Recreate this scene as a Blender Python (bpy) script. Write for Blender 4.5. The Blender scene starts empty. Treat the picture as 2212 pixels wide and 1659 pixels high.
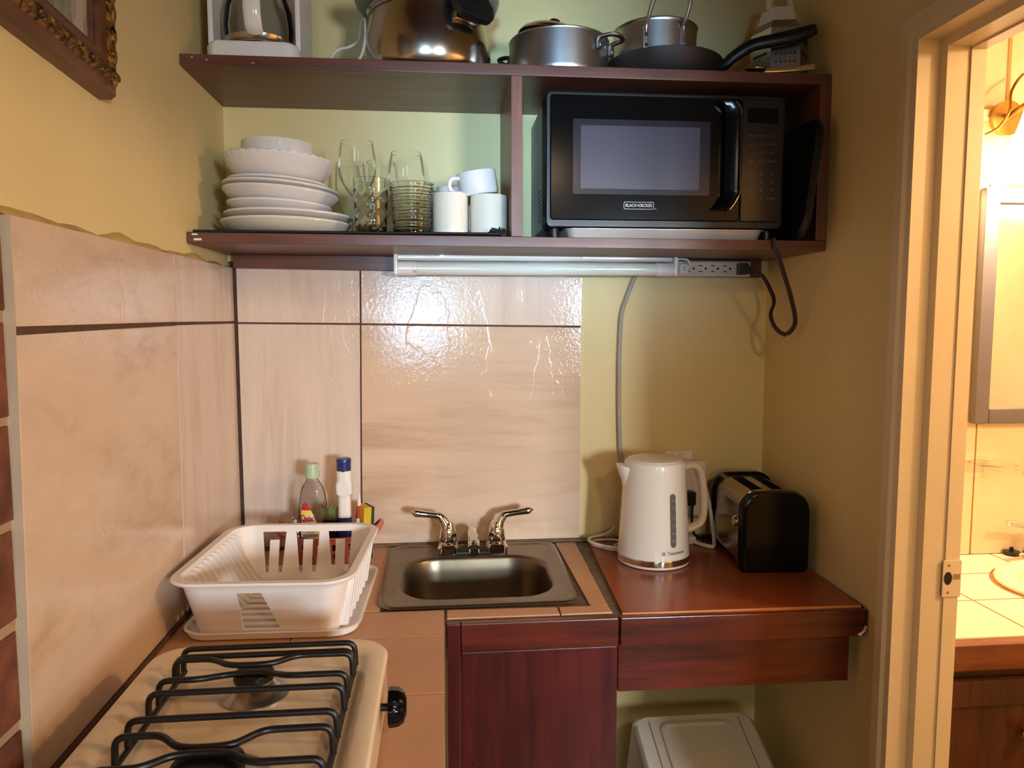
import bpy, bmesh, math, random
from mathutils import Vector, Matrix
random.seed(7)
SC = bpy.context.scene
COL = SC.collection
PI = math.pi

# ---------------------------------------------------------------- camera
def make_camera():
    f, p, y, r = 1585.9, .0887, .0938, -.0013
    F = Vector((math.sin(y)*math.cos(p), math.cos(y)*math.cos(p), -math.sin(p)))
    R0 = Vector((math.cos(y), -math.sin(y), 0)); U0 = R0.cross(F)
    R = R0*math.cos(r) + U0*math.sin(r); U = -R0*math.sin(r) + U0*math.cos(r)
    cd = bpy.data.cameras.new('camera'); co = bpy.data.objects.new('camera', cd); COL.objects.link(co)
    cd.sensor_fit = 'HORIZONTAL'; cd.sensor_width = 36; cd.lens = f/2212*36; cd.clip_start = .02
    m = Matrix((R, U, -F)).transposed().to_4x4(); m.translation = (.4486, -1.6473, 1.3939)
    co.matrix_world = m; SC.camera = co
make_camera()

# ---------------------------------------------------------------- world, lights, exposure
W = bpy.data.worlds.new('world'); SC.world = W; W.use_nodes = True
W.node_tree.nodes['Background'].inputs[0].default_value = (.75, .88, 1, 1)
W.node_tree.nodes['Background'].inputs[1].default_value = .3
SC.view_settings.view_transform = 'Standard'
SC.view_settings.look = 'None'
SC.view_settings.gamma = 1
SC.view_settings.use_curve_mapping = False
SC.view_settings.exposure = 0.24
SC.cycles.transparent_max_bounces = 32

def area(name, loc, rot, sx, sy, power, col):
    l = bpy.data.lights.new(name, 'AREA'); l.shape = 'RECTANGLE'; l.size = sx; l.size_y = sy
    l.energy = power; l.color = col
    o = bpy.data.objects.new(name, l); COL.objects.link(o); o.location = loc; o.rotation_euler = rot
    return o
def point(name, loc, power, col, rad):
    l = bpy.data.lights.new(name, 'POINT'); l.energy = power; l.color = col; l.shadow_soft_size = rad
    o = bpy.data.objects.new(name, l); COL.objects.link(o); o.location = loc
    return o
# daylight through the four panes of the room window behind the photographer
PANES = [(.12, .38), (.50, .72), (1.66, 1.88), (1.94, 2.16)]
PANE_POWER = [.5, .42, 7.0, 7.0]
PANE_TINT = [(.60, .86, 1.0), (.88, 1.0, .66), (.78, .90, 1.0), (.78, .90, 1.0)]
def aim(o, target):
    d = Vector(target) - Vector(o.location); o.rotation_euler = d.to_track_quat('-Z', 'Y').to_euler()
for i, (a, b) in enumerate(PANES):
    l = area('window_daylight', ((a+b)/2, -3.96, 1.48), (PI/2, 0, 0), b-a-.03, .46, PANE_POWER[i], PANE_TINT[i])
    aim(l, ((a+b)/2*.4+.3, 0, .75)); l.data.spread = math.radians(62)
# added blue-tinted beam, narrow and aimed to turn the shelf compartment's wall mint
l = area('compartment_tint_beam', (.25, -3.95, 1.45), (PI/2, 0, 0), .27, .44, .95, (.38, .69, 1.0))
aim(l, (.68, 0, 1.74)); l.data.spread = math.radians(14)
# unseen warm fill added to the room; its cone stays below lamp height
pl = bpy.data.lights.new('warm_room_fill', 'SPOT'); pl.energy = 22; pl.color = (1.0, .72, .46); pl.shadow_soft_size = .07
pl.spot_size = math.radians(164); pl.spot_blend = .22
po = bpy.data.objects.new('warm_room_fill', pl); COL.objects.link(po); po.location = (.95, -2.5, 2.12)
# second bathroom bulb: shines out through the doorway, cut off above by the lintel
point('bathroom_side_bulb', (2.08, -1.14, 1.88), 27, (1.0, .71, .44), .05)

# ---------------------------------------------------------------- mesh helpers
def new_bm(): return bmesh.new()
def obj(name, bm, mat, parent=None, loc=(0, 0, 0), rot=(0, 0, 0), sharp=38):
    bmesh.ops.recalc_face_normals(bm, faces=bm.faces)
    ca = math.radians(sharp)
    for f in bm.faces: f.smooth = True
    for e in bm.edges:
        if len(e.link_faces) == 2:
            if e.calc_face_angle(0) > ca: e.smooth = False
    me = bpy.data.meshes.new(name); bm.to_mesh(me); bm.free()
    mats = mat if isinstance(mat, (list, tuple)) else [mat]
    for m in mats: me.materials.append(m)
    o = bpy.data.objects.new(name, me); COL.objects.link(o)
    o.location = loc; o.rotation_euler = rot
    if parent: o.parent = parent
    if len(me.polygons) < 1500:
        wn = o.modifiers.new('weighted_normals', 'WEIGHTED_NORMAL'); wn.keep_sharp = True
    return o
def tag(o, label=None, cat=None, group=None, kind=None):
    if label: o['label'] = label
    if cat: o['category'] = cat
    if group: o['group'] = group
    if kind: o['kind'] = kind
    return o
def thing(name, label, cat, loc=(0, 0, 0), rotz=0, group=None, rot=None):
    o = bpy.data.objects.new(name, None); COL.objects.link(o); o.empty_display_size = .02
    o.location = loc; o.rotation_euler = rot if rot else (0, 0, rotz)
    return tag(o, label, cat, group)
def struct(name, bm, mat, **k): return tag(obj(name, bm, mat, **k), kind='structure')

def box(bm, x0, x1, y0, y1, z0, z1, bev=0, seg=2):
    vs = [bm.verts.new((x, y, z)) for x in (x0, x1) for y in (y0, y1) for z in (z0, z1)]
    q = [(0, 1, 3, 2), (4, 6, 7, 5), (0, 4, 5, 1), (2, 3, 7, 6), (0, 2, 6, 4), (1, 5, 7, 3)]
    fs = [bm.faces.new([vs[i] for i in f]) for f in q]
    if bev:
        es = list({e for f in fs for e in f.edges})
        bmesh.ops.bevel(bm, geom=es, offset=bev, segments=seg, affect='EDGES', profile=.5)
    return bm
def B(x0, x1, y0, y1, z0, z1, bev=0, seg=2): return box(new_bm(), x0, x1, y0, y1, z0, z1, bev, seg)

def lathe(bm, prof, n=48, c=(0, 0, 0), fn=None):
    rings = []
    for (r, z) in prof:
        if r < 1e-6: rings.append([bm.verts.new((c[0], c[1], c[2]+z))])
        else:
            ring = []
            for i in range(n):
                a = 2*PI*i/n
                rr, zz = fn(r, z, a) if fn else (r, z)
                ring.append(bm.verts.new((c[0]+rr*math.cos(a), c[1]+rr*math.sin(a), c[2]+zz)))
            rings.append(ring)
    for A, D in zip(rings, rings[1:]):
        for i in range(n):
            j = (i+1) % n
            if len(A) == 1 and len(D) == 1: continue
            if len(A) == 1: bm.faces.new((A[0], D[i], D[j]))
            elif len(D) == 1: bm.faces.new((A[i], A[j], D[0]))
            else: bm.faces.new((A[i], A[j], D[j], D[i]))
    return bm
def L(prof, n=48, c=(0, 0, 0), fn=None): return lathe(new_bm(), prof, n, c, fn)

def cat_rom(pts, k=6, closed=False):
    P = [Vector(p) for p in pts]; out = []; n = len(P)
    rng = n if closed else n-1
    for i in range(rng):
        p0 = P[(i-1) % n] if closed or i > 0 else P[0]
        p1 = P[i]; p2 = P[(i+1) % n]
        p3 = P[(i+2) % n] if closed or i+2 < n else P[-1]
        for s in range(k):
            t = s/k
            out.append(.5*((2*p1)+(p2-p0)*t+(2*p0-5*p1+4*p2-p3)*t*t+(3*p1-p0-3*p2+p3)*t**3))
    if not closed: out.append(P[-1])
    return out
def tube(bm, pts, r, n=10, closed=False, ry=None, radii=None, up=None):
    P = [Vector(p) for p in pts]; m = len(P)
    T = []
    for i in range(m):
        a = P[(i-1) % m] if closed or i > 0 else P[i]
        b = P[(i+1) % m] if closed or i < m-1 else P[i]
        T.append((b-a).normalized())
    u = Vector(up) if up else (Vector((0, 0, 1)) if abs(T[0].z) < .9 else Vector((1, 0, 0)))
    N = (u - T[0]*u.dot(T[0])).normalized()
    rings = []
    for i in range(m):
        if up:
            N2 = u - T[i]*u.dot(T[i])
            N = N2.normalized() if N2.length > 1e-4 else N
        else: N = (N - T[i]*N.dot(T[i])).normalized()
        Bv = T[i].cross(N)
        rr = radii[i] if radii else r
        r2 = (ry if ry else r)*(rr/r if radii else 1)
        rings.append([bm.verts.new(P[i] + N*(rr*math.cos(2*PI*k/n)) + Bv*(r2*math.sin(2*PI*k/n))) for k in range(n)])
    pairs = list(zip(rings, rings[1:])) + ([(rings[-1], rings[0])] if closed else [])
    for A, D in pairs:
        for k in range(n): bm.faces.new((A[k], A[(k+1) % n], D[(k+1) % n], D[k]))
    if not closed:
        bm.faces.new(rings[0]); bm.faces.new(rings[-1])
    return bm
def TB(pts, r, **k): return tube(new_bm(), pts, r, **k)

def loft(bm, rings, cap0=True, cap1=True, closed=True):
    RV = [[bm.verts.new(p) for p in r] for r in rings]; n = len(RV[0])
    for A, D in zip(RV, RV[1:]):
        for k in range(n if closed else n-1): bm.faces.new((A[k], A[(k+1) % n], D[(k+1) % n], D[k]))
    if cap0: bm.faces.new(RV[0])
    if cap1: bm.faces.new(RV[-1])
    return bm
def LF(rings, **k): return loft(new_bm(), rings, **k)
def rrect(x0, x1, y0, y1, r, z, n=6):
    out = []
    for (cx, cy, a0) in ((x1-r, y1-r, 0), (x0+r, y1-r, PI/2), (x0+r, y0+r, PI), (x1-r, y0+r, 1.5*PI)):
        for i in range(n+1):
            a = a0 + PI/2*i/n
            out.append(Vector((cx+r*math.cos(a), cy+r*math.sin(a), z)))
    return out
def prism(bm, poly, axis, a, b, bev=0):
    def P(u, v, w):
        return {'x': (w, u, v), 'y': (u, w, v), 'z': (u, v, w)}[axis]
    A = [bm.verts.new(P(u, v, a)) for u, v in poly]; D = [bm.verts.new(P(u, v, b)) for u, v in poly]
    n = len(poly); fs = [bm.faces.new(A), bm.faces.new(D)]
    for i in range(n): fs.append(bm.faces.new((A[i], A[(i+1) % n], D[(i+1) % n], D[i])))
    if bev:
        es = list({e for f in fs for e in f.edges})
        bmesh.ops.bevel(bm, geom=es, offset=bev, segments=2, affect='EDGES', profile=.5)
    return bm
def PR(poly, axis, a, b, bev=0): return prism(new_bm(), poly, axis, a, b, bev)
def disc(bm, c, nrm, r, n=16, h=.001):
    nrm = Vector(nrm).normalized(); u = nrm.orthogonal().normalized(); v = nrm.cross(u); c = Vector(c)
    loft(bm, [[c+nrm*d+(u*math.cos(2*PI*i/n)+v*math.sin(2*PI*i/n))*rr for i in range(n)] for d, rr in ((0, r), (h*.6, r), (h, r*.8))])
    return bm
def xform(bm, M):
    bmesh.ops.transform(bm, matrix=M, verts=bm.verts); return bm
def rot_m(axis, a): return Matrix.Rotation(a, 4, axis)
def tr(x, y, z): return Matrix.Translation((x, y, z))
def under(o, p):
    # make o (built in room coordinates) a part of p
    o.parent = p
    o.matrix_parent_inverse = (Matrix.Translation(p.location) @ p.rotation_euler.to_matrix().to_4x4()).inverted()
    return o
def fillet(pts, r, k=4):
    P = [Vector(p) for p in pts]; out = [P[0]]
    for a, b, c in zip(P, P[1:], P[2:]):
        d1 = (a-b); d2 = (c-b); q = min(r, d1.length*.45, d2.length*.45)
        s0 = b+d1.normalized()*q; s1 = b+d2.normalized()*q
        for i in range(k+1):
            t = i/k; out.append(s0*(1-t)**2+b*2*t*(1-t)+s1*t*t)
    out.append(P[-1]); return out
def copy_tree(o, parent=None):
    c = o.copy(); COL.objects.link(c)
    if parent: c.parent = parent
    for ch in o.children: copy_tree(ch, c)
    return c
def text_bm(body, size, extrude=.0003, sx=1.0, bold=0.0):
    cu = bpy.data.curves.new('lettering', 'FONT'); cu.body = body; cu.size = size; cu.extrude = extrude
    cu.align_x = 'CENTER'; cu.align_y = 'CENTER'; cu.offset = bold
    o = bpy.data.objects.new('lettering', cu); COL.objects.link(o)
    dg = bpy.context.evaluated_depsgraph_get()
    me = bpy.data.meshes.new_from_object(o.evaluated_get(dg))
    bm = new_bm(); bm.from_mesh(me)
    bpy.data.objects.remove(o); bpy.data.curves.remove(cu); bpy.data.meshes.remove(me)
    if sx != 1: xform(bm, Matrix.Diagonal((sx, 1, 1, 1)))
    return bm
FRONT = rot_m('X', PI/2)     # text laid in XY -> standing in XZ, facing -Y

def boolean_cut(bm, cutter):
    a = bpy.data.meshes.new('a'); bmesh.ops.recalc_face_normals(bm, faces=bm.faces); bm.to_mesh(a); bm.free()
    c = bpy.data.meshes.new('c'); bmesh.ops.recalc_face_normals(cutter, faces=cutter.faces); cutter.to_mesh(c); cutter.free()
    oa = bpy.data.objects.new('a', a); oc = bpy.data.objects.new('c', c)
    COL.objects.link(oa); COL.objects.link(oc)
    md = oa.modifiers.new('cut', 'BOOLEAN'); md.operation = 'DIFFERENCE'; md.solver = 'EXACT'; md.object = oc
    md.use_self = True
    dg = bpy.context.evaluated_depsgraph_get(); dg.update()
    me = bpy.data.meshes.new_from_object(oa.evaluated_get(dg))
    out = new_bm(); out.from_mesh(me)
    bpy.data.objects.remove(oa); bpy.data.objects.remove(oc)
    for m in (a, c, me): bpy.data.meshes.remove(m)
    return out

# ---------------------------------------------------------------- materials
def lin(c):
    return tuple(((v/255)/12.92 if v/255 <= .04045 else ((v/255+.055)/1.055)**2.4) for v in c) + (1,)
class NT:
    def __init__(s, name):
        s.m = bpy.data.materials.new(name); s.m.use_nodes = True; s.t = s.m.node_tree
        s.p = s.t.nodes['Principled BSDF']; s.out = s.t.nodes['Material Output']
    def n(s, typ, **k):
        nd = s.t.nodes.new(typ)
        for a, v in k.items():
            if a.startswith('i_'): nd.inputs[a[2:].replace('_', ' ')].default_value = v
            else: setattr(nd, a, v)
        return nd
    def l(s, a, b): s.t.links.new(a, b)
    def coords(s, scale=(1, 1, 1), rot=(0, 0, 0)):
        tc = s.n('ShaderNodeTexCoord'); mp = s.n('ShaderNodeMapping')
        mp.inputs['Scale'].default_value = scale; mp.inputs['Rotation'].default_value = rot
        s.l(tc.outputs['Object'], mp.inputs['Vector']); return mp.outputs['Vector']
    def noise(s, vec, scale, detail=3, rough=.5, dist=0):
        nd = s.n('ShaderNodeTexNoise'); s.l(vec, nd.inputs['Vector'])
        nd.inputs['Scale'].default_value = scale; nd.inputs['Detail'].default_value = detail
        nd.inputs['Roughness'].default_value = rough; nd.inputs['Distortion'].default_value = dist
        return nd.outputs['Fac']
    def ramp(s, fac, stops):
        r = s.n('ShaderNodeValToRGB'); e = r.color_ramp.elements
        while len(e) < len(stops): e.new(.5)
        for el, (p, c) in zip(e, stops): el.position = p; el.color = c
        s.l(fac, r.inputs['Fac']); return r.outputs['Color']
    def bump(s, h, strength, dist=.002, prev=None):
        b = s.n('ShaderNodeBump'); b.inputs['Strength'].default_value = strength; b.inputs['Distance'].default_value = dist
        s.l(h, b.inputs['Height'])
        if prev is not None: s.l(prev, b.inputs['Normal'])
        s.l(b.outputs['Normal'], s.p.inputs['Normal']); return b.outputs['Normal']
    def set(s, **k):
        for a, v in k.items(): s.p.inputs[a.replace('_', ' ')].default_value = v
        return s
def plain(name, col, rough=.5, metal=0, var=.06, vscale=25, bump=0, bscale=200, coat=0, spec=.5, **k):
    s = NT(name); s.set(Roughness=rough, Metallic=metal, Coat_Weight=coat, Specular_IOR_Level=spec, **k)
    c = lin(col); v = s.coords()
    if var:
        f = s.noise(v, vscale, 4)
        s.l(s.ramp(f, [(.3, tuple(x*(1-var) for x in c[:3])+(1,)), (.7, tuple(min(1, x*(1+var)) for x in c[:3])+(1,))]), s.p.inputs['Base Color'])
    else: s.p.inputs['Base Color'].default_value = c
    if bump: s.bump(s.noise(v, bscale, 3), bump, .001)
    return s.m
def wood(name, c1, c2, axis='x', rough=.35, coat=.15, scale=14):
    s = NT(name); s.set(Roughness=rough, Coat_Weight=coat, Coat_Roughness=.25)
    st = {'x': (.06, 1, 1), 'y': (1, .06, 1), 'z': (1, 1, .06)}[axis]
    v = s.coords(st)
    f = s.noise(v, scale*4, 6, .6, .4); g = s.noise(s.coords(), 6, 3)
    mx = s.n('ShaderNodeMath', operation='ADD'); s.l(f, mx.inputs[0])
    m2 = s.n('ShaderNodeMath', operation='MULTIPLY'); s.l(g, m2.inputs[0]); m2.inputs[1].default_value = .5
    s.l(m2.outputs[0], mx.inputs[1])
    s.l(s.ramp(mx.outputs[0], [(.55, lin(c1)), (.98, lin(c2))]), s.p.inputs['Base Color'])
    s.bump(f, .12, .001)
    return s.m
def marble(name, base, dark, axis, rough=.08):
    # glazed wall tile: pale streaky marble print under an uneven, glossy glaze
    s = NT(name); s.set(Roughness=rough, Specular_IOR_Level=.4)
    st = {'h': (.22, .22, 1.6), 'v': (2.2, 2.2, .18), 'd': (.8, .45, 1.0)}[axis]
    v = s.coords(st, rot=(.5, .3, 0) if axis == 'd' else (0, 0, 0))
    f = s.noise(v, 9, 6, .62, .6)
    g = s.noise(s.coords(st), 34, 4, .6, .2)
    a = s.n('ShaderNodeMath', operation='MULTIPLY_ADD'); s.l(g, a.inputs[0]); a.inputs[1].default_value = .35; s.l(f, a.inputs[2])
    s.l(s.ramp(a.outputs[0], [(.40, lin(dark)), (.66, lin(base)), (.85, tuple(min(1, x*1.07) for x in lin(base)[:3])+(1,))]), s.p.inputs['Base Color'])
    n1 = s.bump(s.noise(s.coords(), 120, 3, .6), .38, .001)
    n3 = s.bump(s.noise(s.coords((1, 1, 1)), 9, 2), .10, .004, n1)
    # raised veins in the glaze
    vv = s.coords((1, 1, .45), rot=(0, .35, 0)); w = s.n('ShaderNodeTexNoise'); s.l(vv, w.inputs['Vector']); w.inputs['Scale'].default_value = 7; w.inputs['Detail'].default_value = 4
    d = s.n('ShaderNodeMath', operation='SUBTRACT'); s.l(w.outputs['Fac'], d.inputs[0]); d.inputs[1].default_value = .5
    e = s.n('ShaderNodeMath', operation='ABSOLUTE'); s.l(d.outputs[0], e.inputs[0])
    r = s.ramp(e.outputs[0], [(0, (1, 1, 1, 1)), (.006, (0, 0, 0, 1))])
    s.bump(r, .16, .0010, n3)
    return s.m
def thin_glass(name, tint=(.975, .985, .98), gl=.02, strength=.8, bump=None):
    s = NT(name); t = s.t; t.nodes.remove(s.p)
    tr_ = s.n('ShaderNodeBsdfTransparent'); tr_.inputs['Color'].default_value = tint+(1,)
    g = s.n('ShaderNodeBsdfGlossy'); g.inputs['Roughness'].default_value = gl; g.inputs['Color'].default_value = (1, 1, 1, 1)
    lw = s.n('ShaderNodeLayerWeight'); lw.inputs['Blend'].default_value = .13
    mm = s.n('ShaderNodeMath', operation='MULTIPLY'); s.l(lw.outputs['Fresnel'], mm.inputs[0]); mm.inputs[1].default_value = strength
    mx = s.n('ShaderNodeMixShader'); s.l(mm.outputs[0], mx.inputs[0]); s.l(tr_.outputs[0], mx.inputs[1]); s.l(g.outputs[0], mx.inputs[2])
    if bump:
        b = s.n('ShaderNodeBump'); b.inputs['Strength'].default_value = .6; b.inputs['Distance'].default_value = .002
        s.l(s.noise(s.coords(), bump, 3), b.inputs['Height']); s.l(b.outputs['Normal'], g.inputs['Normal']); s.l(b.outputs['Normal'], lw.inputs['Normal'])
    s.l(mx.outputs[0], s.out.inputs[0]); return s.m

M = {}
M['paint'] = plain('yellow_wall_paint', (230, 208, 150), .55, var=.03, vscale=6, bump=.12, bscale=90)
M['paint_bath'] = plain('cream_bathroom_paint', (228, 210, 172), .5, var=.04, bump=.3, bscale=60)
M['ceiling'] = wood('dark_plank_ceiling', (84, 52, 32), (130, 86, 54), 'y', .6, 0)
M['floor'] = plain('brown_floor_tile', (120, 80, 55), .4, var=.15, vscale=8)
M['trim'] = plain('cream_gloss_trim_paint', (226, 206, 172), .35, var=.03, vscale=12, bump=.1, bscale=40)
M['tile_left'] = marble('beige_marble_tile_diagonal', (216, 190, 166), (194, 164, 136), 'd')
M['tile_vert'] = marble('beige_marble_tile_vertical_grain', (220, 198, 182), (202, 176, 158), 'v')
M['tile_horz'] = marble('beige_marble_tile_horizontal_grain', (216, 186, 160), (190, 155, 126), 'h')
M['tile_edge'] = plain('raw_tile_edge', (196, 174, 148), .7)
M['grout_dark'] = plain('dark_brown_grout', (92, 62, 48), .85, var=.2, vscale=60)
M['grout_counter'] = plain('grey_brown_counter_grout', (104, 84, 62), .85, var=.25, vscale=70)
M['brick'] = plain('rough_clay_brick', (116, 68, 46), .85, var=.45, vscale=28, bump=.8, bscale=70)
M['mortar'] = plain('grey_mortar', (168, 140, 112), .9, var=.15, bump=.5)
M['plaster'] = plain('rough_plaster_lip', (190, 160, 96), .85, var=.15, bump=.6, bscale=80)
M['shelf_wood'] = wood('brown_stained_shelf_wood', (78, 44, 34), (118, 68, 52), 'x', .4, .1)
M['shelf_wood_y'] = wood('brown_stained_shelf_wood_upright', (92, 52, 36), (134, 80, 54), 'z', .4, .1)
M['mahog'] = wood('red_mahogany_varnish', (52, 16, 9), (104, 38, 20), 'x', .3, .25)
M['mahog_v'] = wood('red_mahogany_varnish_upright', (52, 13, 12), (88, 26, 20), 'z', .3, .25)
M['ctile'] = plain('tan_counter_tile', (190, 142, 106), .45, var=.05, vscale=10)
M['slab'] = plain('terracotta_counter_slab', (142, 72, 42), .22, var=.10, vscale=9, spec=.5)
M['slab_edge'] = plain('worn_orange_tile_edge', (205, 128, 70), .6)
M['steel_sink'] = plain('brushed_sink_steel', (128, 116, 100), .36, 1, var=.12, vscale=18, bump=.05, bscale=300)
M['chrome'] = plain('chrome', (225, 222, 218), .07, 1, var=0)
M['steel'] = plain('polished_stainless_steel', (190, 178, 164), .2, 1, var=.06, vscale=10)
M['alu'] = plain('dull_aluminium', (172, 168, 166), .33, 1, var=.12, vscale=14, bump=.04)
M['pan'] = plain('dark_nonstick_coating', (44, 36, 33), .5, .2, var=.1)
M['black_pl'] = plain('black_plastic', (22, 20, 20), .38, var=.1)
M['black_gl'] = plain('glossy_black_plastic', (10, 9, 10), .16, var=0, spec=.22)
M['black_iron'] = plain('black_enamel_wire', (20, 17, 16), .38, var=.2)
M['white_pl'] = plain('white_plastic', (236, 228, 222), .38, var=.02)
M['white_gl'] = plain('glossy_white_plastic', (240, 234, 224), .14, var=.01, coat=.4)
M['cream_enamel'] = plain('cream_stove_enamel', (232, 212, 180), .22, var=.05, vscale=9, coat=.3)
M['ceramic'] = plain('white_glazed_ceramic', (232, 226, 224), .12, var=.01, coat=.4)
M['ceramic_cream'] = plain('cream_glazed_ceramic', (232, 222, 204), .12, var=.01, coat=.4)
M['glass'] = thin_glass('clear_drinking_glass')
M['glass_cut'] = plain('clear_cut_glass', (246, 250, 248), .02, var=0, Transmission_Weight=1.0, IOR=1.45)
M['glass_smoke'] = thin_glass('carafe_glass', (.86, .85, .82), .02, 1.0)
M['bottle_pl'] = thin_glass('clear_crumpled_plastic', (.80, .78, .76), .08, 1.6, 60)
M['enamel_blue'] = plain('grey_blue_enamel', (120, 130, 122), .35, var=.05)
M['micro_body'] = plain('pale_grey_painted_metal', (190, 206, 198), .35, .1, var=.02)
M['window_dark'] = plain('smoked_oven_window', (40, 38, 44), .18, var=0)
M['panel_grey'] = plain('dark_grey_control_panel', (38, 32, 31), .2, var=0)
M['print'] = plain('pale_grey_print', (200, 200, 205), .5, var=0)
M['print_dim'] = plain('dim_grey_print', (110, 105, 105), .5, var=0)
M['print_grey'] = plain('mid_grey_print', (122, 112, 108), .5, var=0)
M['gauge'] = plain('grey_gauge_window', (112, 106, 104), .2, var=0)
M['tube'] = plain('unlit_milky_lamp_tube', (225, 224, 208), .16, var=0, coat=.3)
M['strip'] = plain('ivory_power_strip_plastic', (206, 196, 176), .45, var=.02)
M['grey_cord'] = plain('grey_cable_sheath', (176, 164, 150), .5)
M['white_cord'] = plain('white_cable_sheath', (226, 216, 204), .45)
M['dark_cord'] = plain('dark_flat_cable', (58, 46, 42), .5)
M['rubber_mat'] = plain('black_mesh_rubber', (20, 22, 22), .7)
M['pink'] = plain('pink_plastic', (196, 108, 98), .4, var=.05)
M['blue_cap'] = plain('dark_blue_plastic_cap', (38, 44, 104), .3, var=0)
M['green_cap'] = plain('pale_green_cap_plastic', (176, 198, 160), .3, var=.05)
M['bristle'] = plain('green_and_cream_bristles', (146, 150, 96), .7, var=.4, vscale=300)
M['sponge'] = plain('yellow_sponge', (214, 176, 40), .9, var=.15, bump=.8, bscale=400)
M['scour'] = plain('dark_green_scouring_pad', (36, 62, 44), .95, var=.3, vscale=200)
M['red'] = plain('red_label_ink', (206, 44, 48), .45, var=0)
M['label_white'] = plain('white_label_paper', (240, 232, 220), .4, var=0)
M['label_yellow'] = plain('yellow_label_ink', (240, 214, 96), .45, var=0)
M['label_green'] = plain('green_label_ink', (86, 130, 96), .45, var=0)
M['ink'] = plain('black_ink', (40, 40, 44), .5, var=0)
M['mirror'] = plain('mirror_silver', (240, 240, 240), .02, 1, var=0)
M['mirror_frame'] = plain('grey_brown_mirror_frame', (104, 96, 98), .4, var=.05)
M['vanity_tile'] = plain('cream_vanity_tile', (236, 222, 196), .25, var=.04, vscale=10)
M['bath_tile'] = plain('cream_bathroom_wall_tile', (232, 212, 178), .25, var=.04, vscale=10)
M['bath_grout'] = plain('brown_bathroom_grout', (170, 110, 70), .9)
M['porcelain'] = plain('cream_porcelain_basin', (246, 232, 204), .12, var=0, coat=.4)
M['vanity_wood'] = wood('dark_vanity_wood', (58, 30, 18), (96, 52, 32), 'z', .4, .15)
M['vanity_trim'] = wood('red_brown_vanity_trim', (110, 58, 34), (150, 88, 56), 'x', .35, .2)
M['brass'] = plain('aged_brass', (170, 130, 66), .3, 1)
M['stain'] = plain('brown_limescale_stain', (190, 120, 66), .8, var=.3, vscale=60)
M['bin'] = plain('white_bin_plastic', (226, 218, 200), .4, var=.02)

# ================================================================ STRUCTURE
FZ, CZ = -.06, 2.5
bm = new_bm()
box(bm, -.11, -.012, -1.72, .11, FZ, CZ)
wall_left = struct('wall_left', bm, M['paint'])
bm = new_bm()
box(bm, -.012, 1.29, .010, .11, FZ, CZ)
wall_back = struct('wall_back', bm, M['paint'])
bm = new_bm()
box(bm, 1.2, 1.29, -.50, .010, FZ, CZ)
box(bm, 1.2, 1.29, -1.34, -.50, 1.85, CZ)
box(bm, 1.2, 1.29, -1.42, -1.34, FZ, CZ)
struct('wall_right', bm, M['paint'])
# the larger room behind the photographer
bm = new_bm()
box(bm, -1.3, -.11, -1.72, -1.62, FZ, CZ)
box(bm, 1.29, 2.7, -1.42, -1.36, FZ, CZ)
struct('wall_partition', bm, M['paint'])
bm = new_bm(); box(bm, -1.4, -1.3, -4.1, -1.62, FZ, CZ); struct('wall_far_left', bm, M['paint'])
bm = new_bm(); box(bm, 2.7, 2.8, -4.1, -1.36, FZ, CZ); struct('wall_far_right', bm, M['paint'])
bm = new_bm()
box(bm, -1.3, 2.7, -4.1, -4.0, FZ, 1.08); box(bm, -1.3, 2.7, -4.1, -4.0, 1.76, CZ)
xs = [-1.3] + [v for p in PANES for v in p] + [2.7]
for i in range(0, len(xs), 2): box(bm, xs[i], xs[i+1], -4.1, -4.0, 1.08, 1.76)
struct('wall_front', bm, M['paint'])
for i, (a, b) in enumerate(PANES):
    fr = new_bm()
    for (x0, x1, z0, z1) in ((a, a+.02, 1.08, 1.76), (b-.02, b, 1.08, 1.76), (a, b, 1.08, 1.10), (a, b, 1.74, 1.76)): box(fr, x0, x1, -4.06, -4.02, z0, z1)
    wn = struct('window_%d' % (i+1), fr, M['white_pl'])
    obj('pane', B(a+.02, b-.02, -4.045, -4.040, 1.10, 1.74), M['glass'], wn)
bm = new_bm(); box(bm, -1.4, 2.8, -4.1, .3, FZ-.1, FZ); struct('floor', bm, M['floor'])
bm = new_bm(); box(bm, -1.4, 2.8, -4.1, .3, CZ, CZ+.1); struct('ceiling', bm, M['ceiling'])

# ---- wall tiles: each one a slab of its own
def tile_slab(name, c, n, t, mat, parent, bev=.0012):
    """c: four corners of the glazed face, n: outward normal, t: thickness"""
    n = Vector(n); A = [Vector(p) for p in c]; bm = new_bm()
    va = [bm.verts.new(p) for p in A]; vb = [bm.verts.new(p-n*t) for p in A]
    f = bm.faces.new(va); bm.faces.new(vb)
    for i in range(len(A)): bm.faces.new((va[i], va[(i+1) % len(A)], vb[(i+1) % len(A)], vb[i]))
    bmesh.ops.recalc_face_normals(bm, faces=bm.faces)
    bmesh.ops.bevel(bm, geom=list(f.edges), offset=bev, segments=2, affect='EDGES', profile=.5)
    return obj(name, bm, mat, parent, sharp=50)
def back_tile(x0b, x1b, x0t, x1t, z0l, z0r, z1l, z1r, mat):
    return tile_slab('tile', [(x0b, 0, z0l), (x1b, 0, z0r), (x1t, 0, z1r), (x0t, 0, z1l)], (0, -1, 0), .0095, mat, wall_back)
back_tile(.006, .2595, .006, .2665, .886, .886, 1.3835, 1.3805, M['tile_vert'])
back_tile(.2630, .7610, .2700, .7610, .886, .886, 1.3805, 1.3735, M['tile_horz'])
back_tile(.006, .2668, .006, .2685, 1.3870, 1.3845, 1.520, 1.520, M['tile_vert'])
back_tile(.2705, .7625, .2720, .7640, 1.3840, 1.3775, 1.520, 1.520, M['tile_vert'])
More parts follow.
